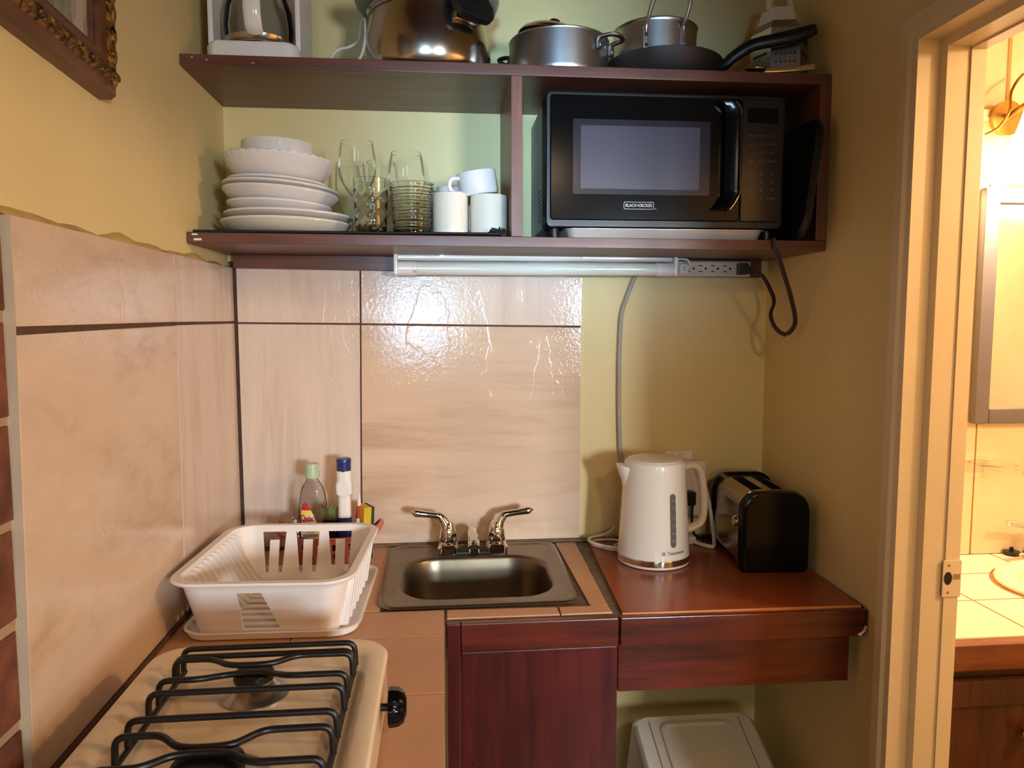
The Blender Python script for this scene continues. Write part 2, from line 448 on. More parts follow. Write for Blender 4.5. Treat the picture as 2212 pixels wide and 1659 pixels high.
bm = new_bm(); box(bm, -.010, .760, .0045, .010, .882, 1.518); obj('grout', bm, M['grout_dark'], wall_back)
def left_tile(y0b, y1b, y0t, y1t, z00, z01, z10, z11, mat):
    return tile_slab('tile', [(0, y0b, z00), (0, y1b, z01), (0, y1t, z11), (0, y0t, z10)], (1, 0, 0), .0115, mat, wall_left)
left_tile(-.842, -.3670, -.8235, -.3525, .886, .886, 1.3770, 1.3835, M['tile_left'])
left_tile(-.3630, -.004, -.3480, -.004, .886, .886, 1.3835, 1.3850, M['tile_vert'])
left_tile(-.8230, -.3525, -.8200, -.3540, 1.3860, 1.3890, 1.5030, 1.5030, M['tile_left'])
left_tile(-.3480, -.004, -.3495, -.004, 1.3890, 1.3890, 1.5030, 1.5040, M['tile_vert'])
bm = new_bm(); box(bm, -.012, -.0030, -.8195, .004, .882, 1.5005); obj('grout', bm, M['grout_dark'], wall_left)
obj('tile_edge', LF([[Vector((x, y+d, z)) for x, d in ((-.0118, 0), (-.0004, 0), (-.0004, -.0018), (-.0118, -.0018))] for y, z in ((-.8425, .886), (-.8235, 1.378), (-.8205, 1.503))]), M['tile_edge'], wall_left)
# rough plaster lip smeared over the top of the tiles
random.seed(3)
rings = []
for i in range(61):
    y = -.875 + .872*i/60; k = 1+.35*math.sin(i*.31)+.25*math.sin(i*.83+1)+.25*random.random()
    h = .005*k if y < -.15 else .004*k
    d = .006+.003*random.random(); z = 1.503 + .002*math.sin(i*.6)
    rings.append([Vector((-.0125, y, z-.002)), Vector((-.012+d*.9, y, z-.001*k)), Vector((-.012+d, y, z+h*.35)), Vector((-.012+d*.5, y, z+h)), Vector((-.0125, y, z+h*1.6))])
obj('plaster_lip', LF(rings), M['plaster'], wall_left, sharp=70)
# brickwork past the end of the tiles
bm = new_bm(); box(bm, -.0125, -.0116, -1.70, -.824, FZ, 1.5025); obj('mortar', bm, M['mortar'], wall_left)
random.seed(5)
for r in range(14):
    z1 = 1.5025 - .110*r; z0 = z1 - .100
    y = -.8260 - .0036*r; first = .235 if r % 2 == 0 else .118
    while y > -1.68:
        y0 = max(y - first, -1.70)
        b = B(-.0118, -.0085+random.uniform(-.0012, .0010), y0, y, z0+random.uniform(-.002, .002), z1-random.uniform(.0, .003), .0016, 2)
        obj('brick', b, M['brick'], wall_left)
        y = y0 - .011; first = .235

# ---- bathroom shell
BX0, BX1, BY = 1.29, 2.45, .05
bm = new_bm(); box(bm, BX0, BX1, BY, BY+.1, FZ, CZ); bath_wall = struct('wall_bathroom_back', bm, M['paint_bath'])
bm = new_bm(); box(bm, BX1, BX1+.1, -1.36, BY+.1, FZ, CZ); struct('wall_bathroom_side', bm, M['bath_tile'])
for (x0, x1, z0, z1) in ((1.292, 1.766, .80, 1.735), (1.770, 2.30, .80, 1.735)):
    tile_slab('tile', [(x0, BY-.006, z0), (x1, BY-.006, z0), (x1, BY-.006, z1), (x0, BY-.006, z1)], (0, -1, 0), .006, M['bath_tile'], bath_wall)
bm = new_bm(); box(bm, 1.292, 2.3, BY-.0035, BY, .80, 1.733); obj('grout', bm, M['bath_grout'], bath_wall)
# projecting ledge that carries the lamp
obj('ledge', B(1.60, 2.3, BY-.03, BY, 1.865, 1.885, .003), M['paint_bath'], bath_wall)
obj('corner_strip', B(1.80, 2.30, BY-.012, BY, 1.885, 2.45, .002), M['paint_bath'], bath_wall)

# ---- door frame: one mitred moulding round the opening in the right wall
prof = [(1.205, .062), (1.186, .057), (1.185, .036), (1.190, .031), (1.190, .017), (1.226, .017), (1.230, .004), (1.267, .003), (1.267, 0), (1.292, 0), (1.292, .07), (1.205, .07)]
YJ, YN, ZH = -.544, -1.30, 1.809
rings = [[Vector((x, YJ+o, FZ)) for x, o in prof], [Vector((x, YJ+o, ZH+o)) for x, o in prof],
         [Vector((x, YN-o, ZH+o)) for x, o in prof], [Vector((x, YN-o, FZ)) for x, o in prof]]
frame = struct('trim_1', LF(rings), M['trim'], sharp=20)
# strike plate on the jamb
sp = obj('strike_plate', B(1.262, 1.2945, -.5465, -.544, .936, .998, .001), M['trim'], frame)
obj('latch_hole', PR([(1.262+.009+.007*math.cos(a), .968+.011*math.sin(a)) for a in [i*PI/8 for i in range(16)]], 'y', -.5470, -.5460), M['black_pl'], sp)
obj('latch_slot', B(1.280, 1.292, -.5470, -.5464, .966, .975), M['steel'], sp)
for z in (.944, .990): obj('screw', disc(new_bm(), (1.272, -.5464, z), (0, -1, 0), .0025, 10, .0008), M['steel'], sp)

# ================================================================ SHELF UNIT
shelf = thing('wall_shelf', 'dark brown two-tier wooden wall shelf spanning the nook above the sink', 'shelf', (0, 0, 0))
def board_y(x0, x1, y0, y1, z0l, z0r, z1l, z1r, mat, name, parent, bev=.0015):
    bm = new_bm()
    A = [(x0, z0l), (x1, z0r), (x1, z1r), (x0, z1l)]
    prism(bm, A, 'y', y0, y1, bev)
    return obj(name, bm, mat, parent)
board_y(-.011, 1.199, -.2514, .0095, 1.8430, 1.8415, 1.8630, 1.8620, M['shelf_wood'], 'top_board', shelf)
board_y(-.011, 1.199, -.2514, .0095, 1.5310, 1.5255, 1.5510, 1.5455, M['shelf_wood'], 'bottom_board', shelf)
obj('divider', B(.579, .600, -.2505, .009, 1.5484, 1.8423, .0012), M['shelf_wood_y'], shelf)
obj('end_panel', B(1.177, 1.1985, -.2525, .009, 1.5456, 1.8416, .0012), M['shelf_wood_y'], shelf)
board_y(.006, 1.172, -.022, -.0005, 1.5025, 1.4865, 1.5309, 1.5258, M['shelf_wood'], 'support_cleat', shelf)
# chipped pale spots on the boards' front corners
for (x, z, w, h) in ((.008, 1.538, .007, .004), (.003, 1.547, .005, .003), (.010, 1.857, .0015, .0015), (.035, 1.853, .0015, .0015), (.115, 1.850, .003, .001)):
    obj('chipped_spot', B(x-w, x+w, -.2519, -.2510, z-h/2, z+h/2, .0003, 1), M['label_white'], shelf)

# ================================================================ COUNTER
ct = thing('countertop', 'L-shaped tan tiled countertop with a terracotta slab and red wood edging', 'countertop', (0, 0, 0))
# substrate (with the hole for the sink) and grout bed
bm = new_bm()
box(bm, 0, .3395, -.430, -.001, .835, .8770); box(bm, .6845, 1.1995, -.430, -.001, .835, .8770)
box(bm, .3395, .6845, -.430, -.362, .835, .8770); box(bm, .3395, .6845, -.018, -.001, .835, .8770)
box(bm, 0, .449, -1.30, -.430, .835, .8770)
obj('grout_bed', bm, M['grout_counter'], ct)
def ctile(c, mat=None, z=.8800, t=.004):
    return tile_slab('tile', [(x, y, z) for x, y in c], (0, 0, 1), t, mat or M['ctile'], ct, .0008)
J = .0022
def rect(x0, x1, y0, y1): ctile([(x0+J/2, y0+J/2), (x1-J/2, y0+J/2), (x1-J/2, y1-J/2), (x0+J/2, y1-J/2)])
for (y0, y1) in ((-.095, -.006), (-.291, -.095), (-.376, -.291)):
    rect(.003, .16, y0, y1); rect(.16, .334, y0, y1)
for (y0, y1) in ((-.489, -.380), (-.672, -.489), (-.855, -.672), (-1.04, -.855), (-1.22, -1.04)):
    rect(.003, .2, y0, y1); rect(.2, .4475, y0, y1)
ctile([(.4515, -.4175), (.6475, -.4185), (.6475, -.3865), (.4515, -.3815)])
ctile([(.6505, -.4185), (.7410, -.4185), (.7400, -.3880), (.6510, -.3865)])
ctile([(.7080, -.3850), (.7400, -.3850), (.7440, -.1890), (.7050, -.1890)])
ctile([(.7050, -.1865), (.7445, -.1865), (.7480, -.0120), (.7020, -.0120)])
tile_slab('slab', [(.757, -.4270, .8815), (1.192, -.4330, .8815), (1.192, -.012, .8815), (.779, -.012, .8815)], (0, 0, 1), .006, M['slab'], ct, .0012)
bm = new_bm(); prism(bm, [(.7565, -.4275), (1.192, -.4335), (1.192, -.4320), (.7575, -.4262)], 'z', .8766, .8808); obj('worn_slab_edge', bm, M['slab_edge'], ct)
# wooden edging
board_y(.4745, .7465, -.4450, -.4300, .8290, .8275, .8800, .8795, M['mahog'], 'edge_board', ct, .003)
bm = PR([(.7495, .8275), (1.1930, .8275), (1.1985, .8400), (1.1985, .8760), (.7495, .8795)], 'y', -.4450, -.4300, .003); obj('edge_board', bm, M['mahog'], ct)
obj('chipped_spot', PR([(1.186, .829), (1.195, .838), (1.199, .846), (1.194, .848), (1.190, .838), (1.180, .832)], 'y', -.4462, -.4440), M['label_white'], ct)
obj('back_sealant', B(.003, 1.198, -.008, -.0008, .879, .887, .002), M['grout_counter'], ct)
obj('side_sealant', B(.0002, .0060, -1.28, -.008, .878, .887, .002), M['grout_dark'], ct)

cab = thing('base_cabinet', 'red mahogany base cabinet under the sink with a flat door', 'cabinet', (.46, -.43, FZ))
obj('corner_post', B(-.0095, .0140, -.0150, -.0004, 0, .9395, .002), M['mahog_v'], cab)
dr = obj('door', B(.0150, .2865, -.0080, .0100, .02, .8865, .0025), M['mahog_v'], cab)
obj('side_panel', B(.2700, .2885, .0102, .415, 0, .8860, .001), M['mahog_v'], cab)
obj('plinth', B(.0150, .2865, .012, .05, 0, .08), M['mahog_v'], cab)
for (x, z, r) in ((.030, .665, .004), (.034, .688, .003), (.033, .625, .004), (.036, .605, .003)):
    obj('worn_spot', disc(new_bm(), (x, -.0081, z), (0, -1, 0), r, 10, .0004), M['black_pl'], dr)
ap = obj('apron_board', B(.750, 1.177, -.4270, -.4120, .7370, .8270, .002), M['mahog'], None)
tag(ap, 'red mahogany apron board under the terracotta end of the counter', 'board')

# ================================================================ LEFT PICTURE
pic = thing('framed_picture', 'ornate bronze and brown framed painting hung on the left wall', 'picture', (-.012, -.575, 1.690), rot=(-.055, 0, 0))
PW, PH = .52, .46      # extends along -Y and +Z in local coordinates
M['frame_brown'] = wood('brown_frame_moulding', (70, 40, 22), (120, 72, 40), 'y', .4, .1)
s = NT('gilded_carving'); s.set(Roughness=.38, Metallic=.75)
v = s.coords(); f = s.noise(v, 70, 4, .6, 1.0)
s.l(s.ramp(f, [(.38, lin((52, 32, 20))), (.62, lin((176, 128, 62)))]), s.p.inputs['Base Color']); s.bump(f, .9, .006)
M['gilt'] = s.m
s = NT('landscape_painting'); s.set(Roughness=.5)
v = s.coords((1, 2.2, .9)); f = s.noise(v, 9, 5, .6, .8); g = s.noise(s.coords((1, 14, 1.2)), 3, 3)
a_ = s.n('ShaderNodeMath', operation='MULTIPLY_ADD'); s.l(g, a_.inputs[0]); a_.inputs[1].default_value = .7; s.l(f, a_.inputs[2])
s.l(s.ramp(a_.outputs[0], [(.55, lin((74, 58, 44))), (.75, lin((118, 116, 88))), (.92, lin((150, 146, 126))), (1.0, lin((196, 178, 160)))]), s.p.inputs['Base Color'])
M['painting'] = s.m
def frame_ring(o, parts):
    # (inset, x) rings swept round the rectangle
    rings = []
    def rectpts(i, x): return [Vector((x, -i, i)), Vector((x, -PW+i, i)), Vector((x, -PW+i, PH-i)), Vector((x, -i, PH-i))]
    for name, prof_, mat in parts:
        bm = new_bm(); P = [[bm.verts.new(p) for p in rectpts(i, x)] for i, x in prof_]
        for A_, D_ in zip(P, P[1:]):
            for k in range(4): bm.faces.new((A_[k], A_[(k+1) % 4], D_[(k+1) % 4], D_[k]))
        obj(name, bm, mat, o, sharp=25)
frame_ring(pic, [('outer_moulding', [(0, .001), (0, .016), (.004, .024), (.014, .026)], M['frame_brown']),
                 ('carved_band', [(.014, .0261), (.018, .031), (.026, .032), (.034, .027)], M['gilt']),
                 ('inner_moulding', [(.034, .0271), (.046, .024), (.050, .019), (.054, .019), (.056, .013), (.060, .012)], M['frame_brown'])])
bm = new_bm()
random.seed(11)
for k in range(16):      # carved leaves along the two visible sides
    y = -.02 - .03*k
    for (c, ax) in (((.031, y, .024), 1), ((.031, -.024, .02+.028*k), 2)):
        q = new_bm(); bmesh.ops.create_icosphere(q, subdivisions=2, radius=1)
        sc_ = (.004, .013, .006) if ax == 1 else (.004, .006, .012)
        xform(q, tr(*c) @ rot_m('X', random.uniform(-.5, .5)) @ Matrix.Diagonal(sc_+(1,)))
        me_ = bpy.data.meshes.new('t'); q.to_mesh(me_); q.free(); bm.from_mesh(me_); bpy.data.meshes.remove(me_)
obj('carved_leaves', bm, M['gilt'], pic)
obj('canvas', B(.006, .0135, -PW+.058, -.058, .058, PH-.058), M['painting'], pic)

# ================================================================ ON TOP OF THE SHELF
ST = 1.8632
# coffee maker
cm = thing('coffee_maker', 'white drip coffee maker at the left end of the top shelf', 'coffee maker', (.105, -.145, ST))
def arcfront(x, y0, y1, r, z, bow):
    pts = rrect(-x, x, y0, y1, r, z)
    return [Vector((p.x, p.y - (bow*(1-(p.x/x)**2) if p.y < 0 else 0), p.z)) for p in pts]
obj('base', LF([arcfront(.080, -.068, .085, .02, 0, .016), arcfront(.084, -.070, .088, .02, .006, .018), arcfront(.084, -.070, .088, .02, .028, .018), arcfront(.080, -.066, .088, .02, .036, .018), arcfront(.070, -.058, .085, .02, .038, .016)]), M['white_pl'], cm)
obj('back_column', B(-.0735, .0735, .055, .088, .0385, .262, .004), M['white_pl'], cm)
for sx in (-1, 1):
    obj('side_panel', B(min(sx*.084, sx*.074), max(sx*.084, sx*.074), -.046, .088, .030, .262, .003), M['white_pl'], cm)
obj('head', LF([arcfront(.084, -.060, .088, .02, .2625, .016), arcfront(.084, -.060, .088, .02, .33, .016), arcfront(.076, -.052, .082, .02, .342, .014)]), M['white_pl'], cm)
cf = obj('carafe', L([(0, .041), (.052, .041), (.060, .047), (.064, .075), (.062, .11), (.048, .150), (.046, .165), (.0445, .165), (.0465, .149), (.0605, .11), (.0625, .075), (.0585, .049), (.051, .043), (0, .043)], 40, (0, -.008, 0)), M['glass_smoke'], cm)
obj('metal_band', L([(.0585, .0435), (.0615, .0465), (.0635, .0545), (.0625, .0550), (.0600, .0470), (.0575, .0440)], 40, (0, -.008, 0)), M['steel'], cf)
hd = TB(cat_rom([(.008, -.060, .150), (.008, -.092, .150), (.008, -.097, .12), (.008, -.095, .085), (.008, -.086, .060), (.008, -.074, .052)], 5), .0155, ry=.007, up=(1, 0, 0), n=12)
h = obj('handle', hd, M['white_gl'], cf)
obj('screw', disc(new_bm(), (.008, -.0905, .062), (0, -1, .35), .003, 10, .002), M['steel'], h)
for nm_, pts_ in (('a', [(.180, -.17, ST+.003), (.211, -.12, ST+.004), (.240, -.10, 1.925), (.268, -.1, 1.936), (.287, -.1, 1.949), (.291, -.095, 1.978), (.294, -.09, 1.992), (.299, -.095, 1.994), (.303, -.13, 1.976), (.306, -.16, 1.935), (.302, -.185, 1.896), (.294, -.205, 1.874), (.275, -.215, ST+.003)]),):
    under(obj('power_cord', TB(cat_rom(pts_, 6), .0028, n=8), M['white_cord']), cm)

# big steel pot
pot = thing('stock_pot', 'big bulging stainless steel pot with a black side handle', 'pot', (.424, -.125, ST))
obj('body', L([(0, 0), (.112, 0), (.118, .004), (.1235, .020), (.1255, .042), (.124, .065), (.118, .092), (.1135, .112), (.1135, .116), (.1165, .117), (.1165, .121), (.1145, .122), (.1165, .1235), (.1185, .1265), (.1165, .128), (.113, .126), (.1115, .114), (.1165, .092), (.1220, .065), (.1235, .042), (.1215, .021), (.116, .006), (.111, .002), (0, .002)], 64), M['steel'], pot)
def pot_handle(bm, n=20):
    out = [(.046*math.copysign(abs(math.cos(a))**.55, math.cos(a)), .032*math.copysign(abs(math.sin(a))**.6, math.sin(a))) for a in [2*PI*i/n for i in range(n)]]
    prism(bm, out, 'y', -.008, .008, .003)
    return bm
hb = pot_handle(new_bm()); ho = new_bm(); prism(ho, [(.026*math.cos(a)+.002, .012+.012*math.sin(a)) for a in [2*PI*i/20 for i in range(20)]], 'y', -.03, .03)
hb = boolean_cut(hb, ho)
ang = math.radians(38)
xform(hb, rot_m('Z', ang) @ tr(0, -.137, .108) @ rot_m('X', math.radians(-22)))
hp = obj('side_handle', hb, M['black_pl'], pot)
obj('bracket', xform(B(-.030, .030, -.128, -.112, .082, .096, .002), rot_m('Z', ang)), M['steel'], hp)
obj('rivet', xform(disc(new_bm(), (.012, -.1405, .092), (0, -1, -.35), .004, 12, .002), rot_m('Z', ang)), M['brass'], hp)
hb2 = pot_handle(new_bm()); ho = new_bm(); prism(ho, [(.026*math.cos(a), .012+.012*math.sin(a)) for a in [2*PI*i/20 for i in range(20)]], 'y', -.03, .03)
hb2 = boolean_cut(hb2, ho); xform(hb2, rot_m('Z', ang+PI) @ tr(0, -.137, .108) @ rot_m('X', math.radians(-22)))
obj('side_handle', hb2, M['black_pl'], pot)
ld = obj('enamel_bowl', L([(0, 0), (.100, 0), (.116, .003), (.130, .007), (.139, .015), (.1425, .026), (.141, .034), (.1395, .034), (.1405, .026), (.137, .0165), (.128, .009), (.115, .005), (.099, .0025), (0, .0025)], 56, (0, 0, 0)), M['enamel_blue'], None, (.424, -.125, ST+.1285))
tag(ld, 'grey-blue enamel bowl resting on the big steel pot', 'bowl')

# aluminium casserole
cas = thing('aluminium_casserole', 'dull aluminium casserole with loop handles in the middle of the top shelf', 'pot', (.685, -.142, ST))
obj('body', L([(0, 0), (.092, 0), (.0965, .003), (.0985, .010), (.0990, .072), (.1000, .075), (.0985, .077), (.0965, .075), (.0965, .012), (.0945, .005), (.091, .003), (0, .003)], 64), M['alu'], cas)
def strap_handle(ang):
    P = [(-.026, -.1005, .062), (-.026, -.1005, .078), (-.025, -.108, .083), (-.020, -.128, .084), (0, -.136, .084), (.020, -.128, .084), (.025, -.108, .083), (.026, -.1005, .078), (.026, -.1005, .062)]
    b = TB(cat_rom(P, 5), .0055, ry=.004, n=10)
    for s_ in (-1, 1): disc(b, (s_*.026, -.1040, .068), (0, -1, 0), .0045, 12, .0025)
    return xform(b, rot_m('Z', ang) @ tr(0, 0, -.020))
obj('loop_handle', strap_handle(math.radians(52)), M['alu'], cas)
obj('loop_handle', strap_handle(math.radians(52)+PI), M['black_pl'], cas)
lid = thing('pot_lid', 'small dark metal lid leaning inside the aluminium casserole', 'lid', (.672, -.135, ST+.088), rot=(.02, .17, 0))
obj('dome', L([(0, .022), (.03, .021), (.052, .016), (.064, .008), (.067, .003), (.069, .001), (.069, -.001), (.066, .000), (.062, .006), (.050, .014), (.03, .019), (0, .020)], 48), M['steel'], lid)
obj('knob', L([(0, .038), (.010, .037), (.012, .033), (.007, .027), (.006, .021), (0, .021)], 24), M['black_pl'], lid)

# frying pan
pan = thing('frying_pan', 'black non-stick frying pan with a long curved handle at the shelf front', 'pan', (.902, -.130, ST))
obj('body', L([(0, 0), (.088, 0), (.096, .003), (.108, .018), (.117, .038), (.119, .0435), (.1175, .045), (.115, .043), (.1055, .019), (.0945, .006), (.087, .003), (0, .003)], 64), M['pan'], pan)
P = [(.094, -.045, .030), (.108, -.058, .031), (.120, -.066, .042), (.140, -.075, .055), (.160, -.085, .063), (.205, -.096, .070), (.240, -.102, .077), (.268, -.110, .086)]
rr = [.009, .011, .0115, .012, .012, .0135, .0145, .010]
cp = cat_rom(P, 5); rads = []
for i in range(len(cp)):
    t = i/(len(cp)-1)*(len(rr)-1); k = min(int(t), len(rr)-2); rads.append(rr[k]+(rr[k+1]-rr[k])*(t-k))
obj('handle', TB(cp, .009, ry=.007, radii=rads, n=14), M['black_pl'], pan)

# saucepan standing in the pan, wire handle up
spn = thing('steel_saucepan', 'stainless saucepan with a tall wire handle standing in the frying pan', 'pot', (.888, -.118, ST+.0032))
obj('body', L([(0, 0), (.077, 0), (.081, .004), (.082, .015), (.0835, .105), (.0860, .110), (.0850, .112), (.0815, .1095), (.0800, .016), (.0790, .006), (.076, .003), (0, .003)], 56), M['alu'], spn)
wh = [(-.040, -.0765, .062), (-.040, -.0785, .092), (-.038, -.088, .108), (-.033, -.100, .132), (-.022, -.104, .139), (.028, -.104, .140), (.039, -.100, .134), (.036, -.088, .106), (.034, -.0785, .092), (.034, -.0785, .062)]
hw = obj('wire_handle', TB(cat_rom(wh, 5), .0042, n=10), M['alu'], spn)
for sx in (-.040, .034):
    st_ = obj('strap', B(sx-.006, sx+.006, -.0795, -.0705, .050, .095, .002), M['alu'], hw)
    for z in (.058, .078): obj('rivet', disc(new_bm(), (sx, -.0795, z), (0, -1, 0), .0038, 12, .002), M['chrome'], st_)

# box grater and a steel spoon at the right end
gr = thing('box_grater', 'steel six-sided grater with a cream plastic top at the right end', 'grater', (1.138, -.150, ST), .35)
hexr = lambda r, z, rx=1: [Vector((r*math.cos(PI/6+i*PI/3), r*math.sin(PI/6+i*PI/3), z)) for i in range(6)]
gb = obj('grating_body', LF([hexr(.058, 0), hexr(.056, .105), hexr(.044, .122)]), M['alu'], gr, sharp=20)
hb = new_bm()
for i in range(6):
    a = i*PI/3; n_ = Vector((math.cos(a), math.sin(a), 0)); t_ = Vector((-math.sin(a), math.cos(a), 0))
    if i % 2 == 0:
        for u in range(-2, 3):
            for w in range(5): disc(hb, n_*(.0498-.0002*w)+t_*(u*.009)+Vector((0, 0, .022+w*.016)), n_, .0022, 6, .0012)
    else:
        for w in range(3):
            c = n_*.0490+Vector((0, 0, .03+w*.028)); tube(hb, [c-t_*.018, c+t_*.018], .0025, n=6)
obj('grating_holes', hb, M['pan'], gb)
top_ = obj('plastic_top', LF([hexr(.0435, .1225), hexr(.040, .135), hexr(.036, .150), hexr(.030, .152)]), M['ceramic_cream'], gr, sharp=20)
obj('grip', TB(cat_rom([(-.028, 0, .150), (-.028, 0, .172), (-.016, 0, .184), (.016, 0, .184), (.028, 0, .172), (.028, 0, .150)], 5), .007, n=10), M['ceramic_cream'], gr)
spo = thing('steel_spoon', 'long steel spoon lying beside the grater on the shelf', 'spoon', (1.115, -.243, ST+.004))
obj('handle', TB(cat_rom([(-.045, .004, .001), (0, 0, .003), (.030, -.004, .006), (.050, -.006, .009)], 5), .0055, ry=.0025, n=10), M['chrome'], spo)
q = new_bm(); bmesh.ops.create_uvsphere(q, u_segments=20, v_segments=10, radius=1); xform(q, tr(-.062, .006, .004) @ Matrix.Diagonal((.022, .014, .005, 1)))
obj('bowl', q, M['chrome'], spo)

# ================================================================ COMPARTMENT: CROCKERY
CS = 1.5505     # shelf top near the crockery
bm = new_bm()
nx, ny = 96, 36; x0, x1, y0, y1 = .002, .560, -.249, -.04
gv = []
for i in range(nx+1):
    col_ = []
    for j in range(ny+1):
        x = x0+(x1-x0)*i/nx; y = y0+(y1-y0)*j/ny
        col_.append(bm.verts.new((x+(.0014 if j % 2 else -.0014), y, .0016+.0006*math.sin(i*.5)*math.sin(j*.4))))
    gv.append(col_)
for i in range(nx):
    for j in range(ny): bm.faces.new((gv[i][j], gv[i+1][j], gv[i+1][j+1], gv[i][j+1]))
mat_ = obj('mesh_mat', bm, M['rubber_mat'], None, (0, 0, CS+.0010))
md = mat_.modifiers.new('strands', 'WIREFRAME'); md.thickness = .0050; md.use_even_offset = False; md.use_boundary = True
tag(mat_, 'black rubber mesh mat under the crockery', 'mat')
rng = []
curl = new_bm(); random.seed(2)
for k in range(26):
    c = (.555+random.uniform(-.014, .012), -.244+random.uniform(-.006, .012), .004+random.uniform(0, .008))
    a = random.uniform(0, 6.28); d = Vector((math.cos(a), math.sin(a), random.uniform(-.5, .5)))*.006
    tube(curl, [Vector(c)-d, Vector(c)+d], .0016, n=5)
obj('curled_corner', curl, M['rubber_mat'], mat_)
PZ = CS + .0034
def plate(r, h, foot, z, dx=0, dy=0, tilt=0, label='', mat='ceramic', scallop=0, straight=False, rim=.004, name='plate', cat='plate', group='stacked crockery'):
    t = .003
    if straight:
        pr = [(0, 0), (foot, 0), (r-.004, .003), (r, .010), (r, h), (r-.003, h), (r-.003, .011), (r-.006, .005), (foot, t), (0, t)]
    else:
        pr = [(0, 0), (foot, 0), (foot+.004, .003)]
        for i in range(1, 9):
            u = i/8; pr.append((foot+.004+(r-foot-.004)*(u**.75), .003+(h-.003)*(u**1.7)))
        pr += [(r, h+rim*.5), (r-.001, h+rim), (r-.004, h+rim)]
        for i in range(8, 0, -1):
            u = i/8; pr.append((foot+.003+(r-foot-.007)*(u**.75), .003+t+(h-.003)*(u**1.7)))
        pr += [(foot, t+.002), (0, t+.002)]
    fn = None
    if scallop:
        def fn(rr, zz, a):
            k = max(0, (zz-h*.78)/(h*.22)); w = abs(math.sin(a*16))
            return rr+scallop*k*(w-.5), zz+scallop*.9*k*(w-.5)
    o = obj(name, L(pr, 192 if scallop else 72, fn=fn), M[mat], None, (.141+dx, -.118+dy, z), (0, tilt, 0))
    tag(o, label, cat, group); return o
plate(.127, .026, .080, PZ, 0, 0, .012, 'cream deep soup plate at the bottom of the stack', 'ceramic_cream')
plate(.126, .014, .080, PZ+.0265, .006, 0, .02, 'wide flat plate second from the bottom of the stack')
plate(.101, .018, .062, PZ+.044, -.014, .0, .035, 'small white side plate under the deep grey-white plate')
plate(.1115, .028, .064, PZ+.058, -.012, .0, .055, 'deep white plate in the middle of the stack')
plate(.1115, .012, .066, PZ+.084, -.011, .0, .060, 'flat white plate above the deep middle plate')
plate(.097, .010, .060, PZ+.0955, -.016, .0, .045, 'small white plate just under the scalloped bowl')
plate(.106, .044, .062, PZ+.107, -.014, 0, .035, 'white bowl with a scalloped rim on the plate stack', scallop=.0018, name='scalloped_bowl', cat='bowl', rim=.002)
plate(.0695, .048, .050, PZ+.137, -.016, .004, .012, 'small straight-sided white bowl on top of the plate stack', straight=True, name='straight_bowl', cat='bowl')

# glasses
def wine(x, y, H, rrim, rmax, zb, label, stem=.004, foot=.031, mat='glass', name='wine_glass'):
    bh = H-zb
    pr = [(0, 0), (foot, 0), (foot, .0015), (foot*.6, .004), (.008, .009), (stem, .018), (stem, zb-.012), (.007, zb-.004)]
    for i in range(1, 13):
        u = i/12
        r = .007 + (rmax-.007)*math.sin(min(1, u*1.9)*PI/2)**.8 if u < .53 else rmax + (rrim-rmax)*((u-.53)/.47)**1.6
        pr.append((r, zb-.004+(bh+.004)*u))
    pr2 = pr + [(rrim-.0012, H+.0006), (rrim-.0024, H)]
    o = obj(name, L(pr2, 48), M[mat], None, (x, y, PZ))
    tag(o, label, 'glass', 'glassware on the shelf'); return o
wine(.281, -.120, .191, .0325, .038, .085, 'tall stemmed wine glass standing highest behind the cut tumbler')
wine(.256, -.030, .168, .0300, .032, .050, 'slim stemmed goblet behind the right edge of the plates')
wine(.322, -.046, .168, .0300, .034, .050, 'stemmed goblet half hidden behind the tallest wine glass')
wine(.378, -.108, .174, .0310, .038, .065, 'stemmed glass behind the ribbed tumbler')
def tumbler(x, y, r0, r1, H, label, mat='glass', pattern=None):
    n = 96
    base = [(0, 0), (r0-.002, 0), (r0, .002)]
    steps = 40; out = []
    for i in range(steps+1):
        u = i/steps; out.append((r0+(r1-r0)*u, .002+(H-.002)*u))
    def fn(rr, zz, a):
        if rr < r0*.98 or zz < .008 or pattern is None: return rr, zz
        if pattern == 'rib':
            return (rr+.0010*math.sin(zz*2*PI/.0062) if zz < H*.93 else rr), zz
        k = 1 if zz < H*.78 else 0
        c1 = abs(((a*6/PI + zz*70) % 2)-1); c2 = abs(((a*6/PI - zz*70) % 2)-1)
        return rr-.0026*k*max(0, 1-6*min(c1, c2)), zz
    o = thing('tumbler', label, 'glass', (x, y, PZ), 0, 'glassware on the shelf')
    if pattern: obj('wall', lathe(new_bm(), base+out+[(r1-.001, H+.0006)]+[(r0-.0025+(r1-r0)*i/8, .010+(H-.010)*i/8) for i in range(8, -1, -1)]+[(r0-.006, .007), (0, .007)], n, fn=lambda r, z, a: fn(r, z, a) if r > r0+(r1-r0)*z/H-.0012 else (r, z)), M[mat], o, sharp=60)
    else: obj('wall', lathe(new_bm(), base+out, n), M[mat], o)
    return o
tumbler(.313, -.185, .0300, .0335, .107, 'cut glass tumbler with a diamond pattern in front of the wine glass', 'glass_cut', 'cut')
tumbler(.391, -.175, .0365, .0430, .101, 'ribbed glass tumbler beside the cream mugs', 'glass_cut', 'rib')
tumbler(.432, -.045, .031, .036, .126, 'plain glass tumbler behind the ribbed tumbler', 'glass')

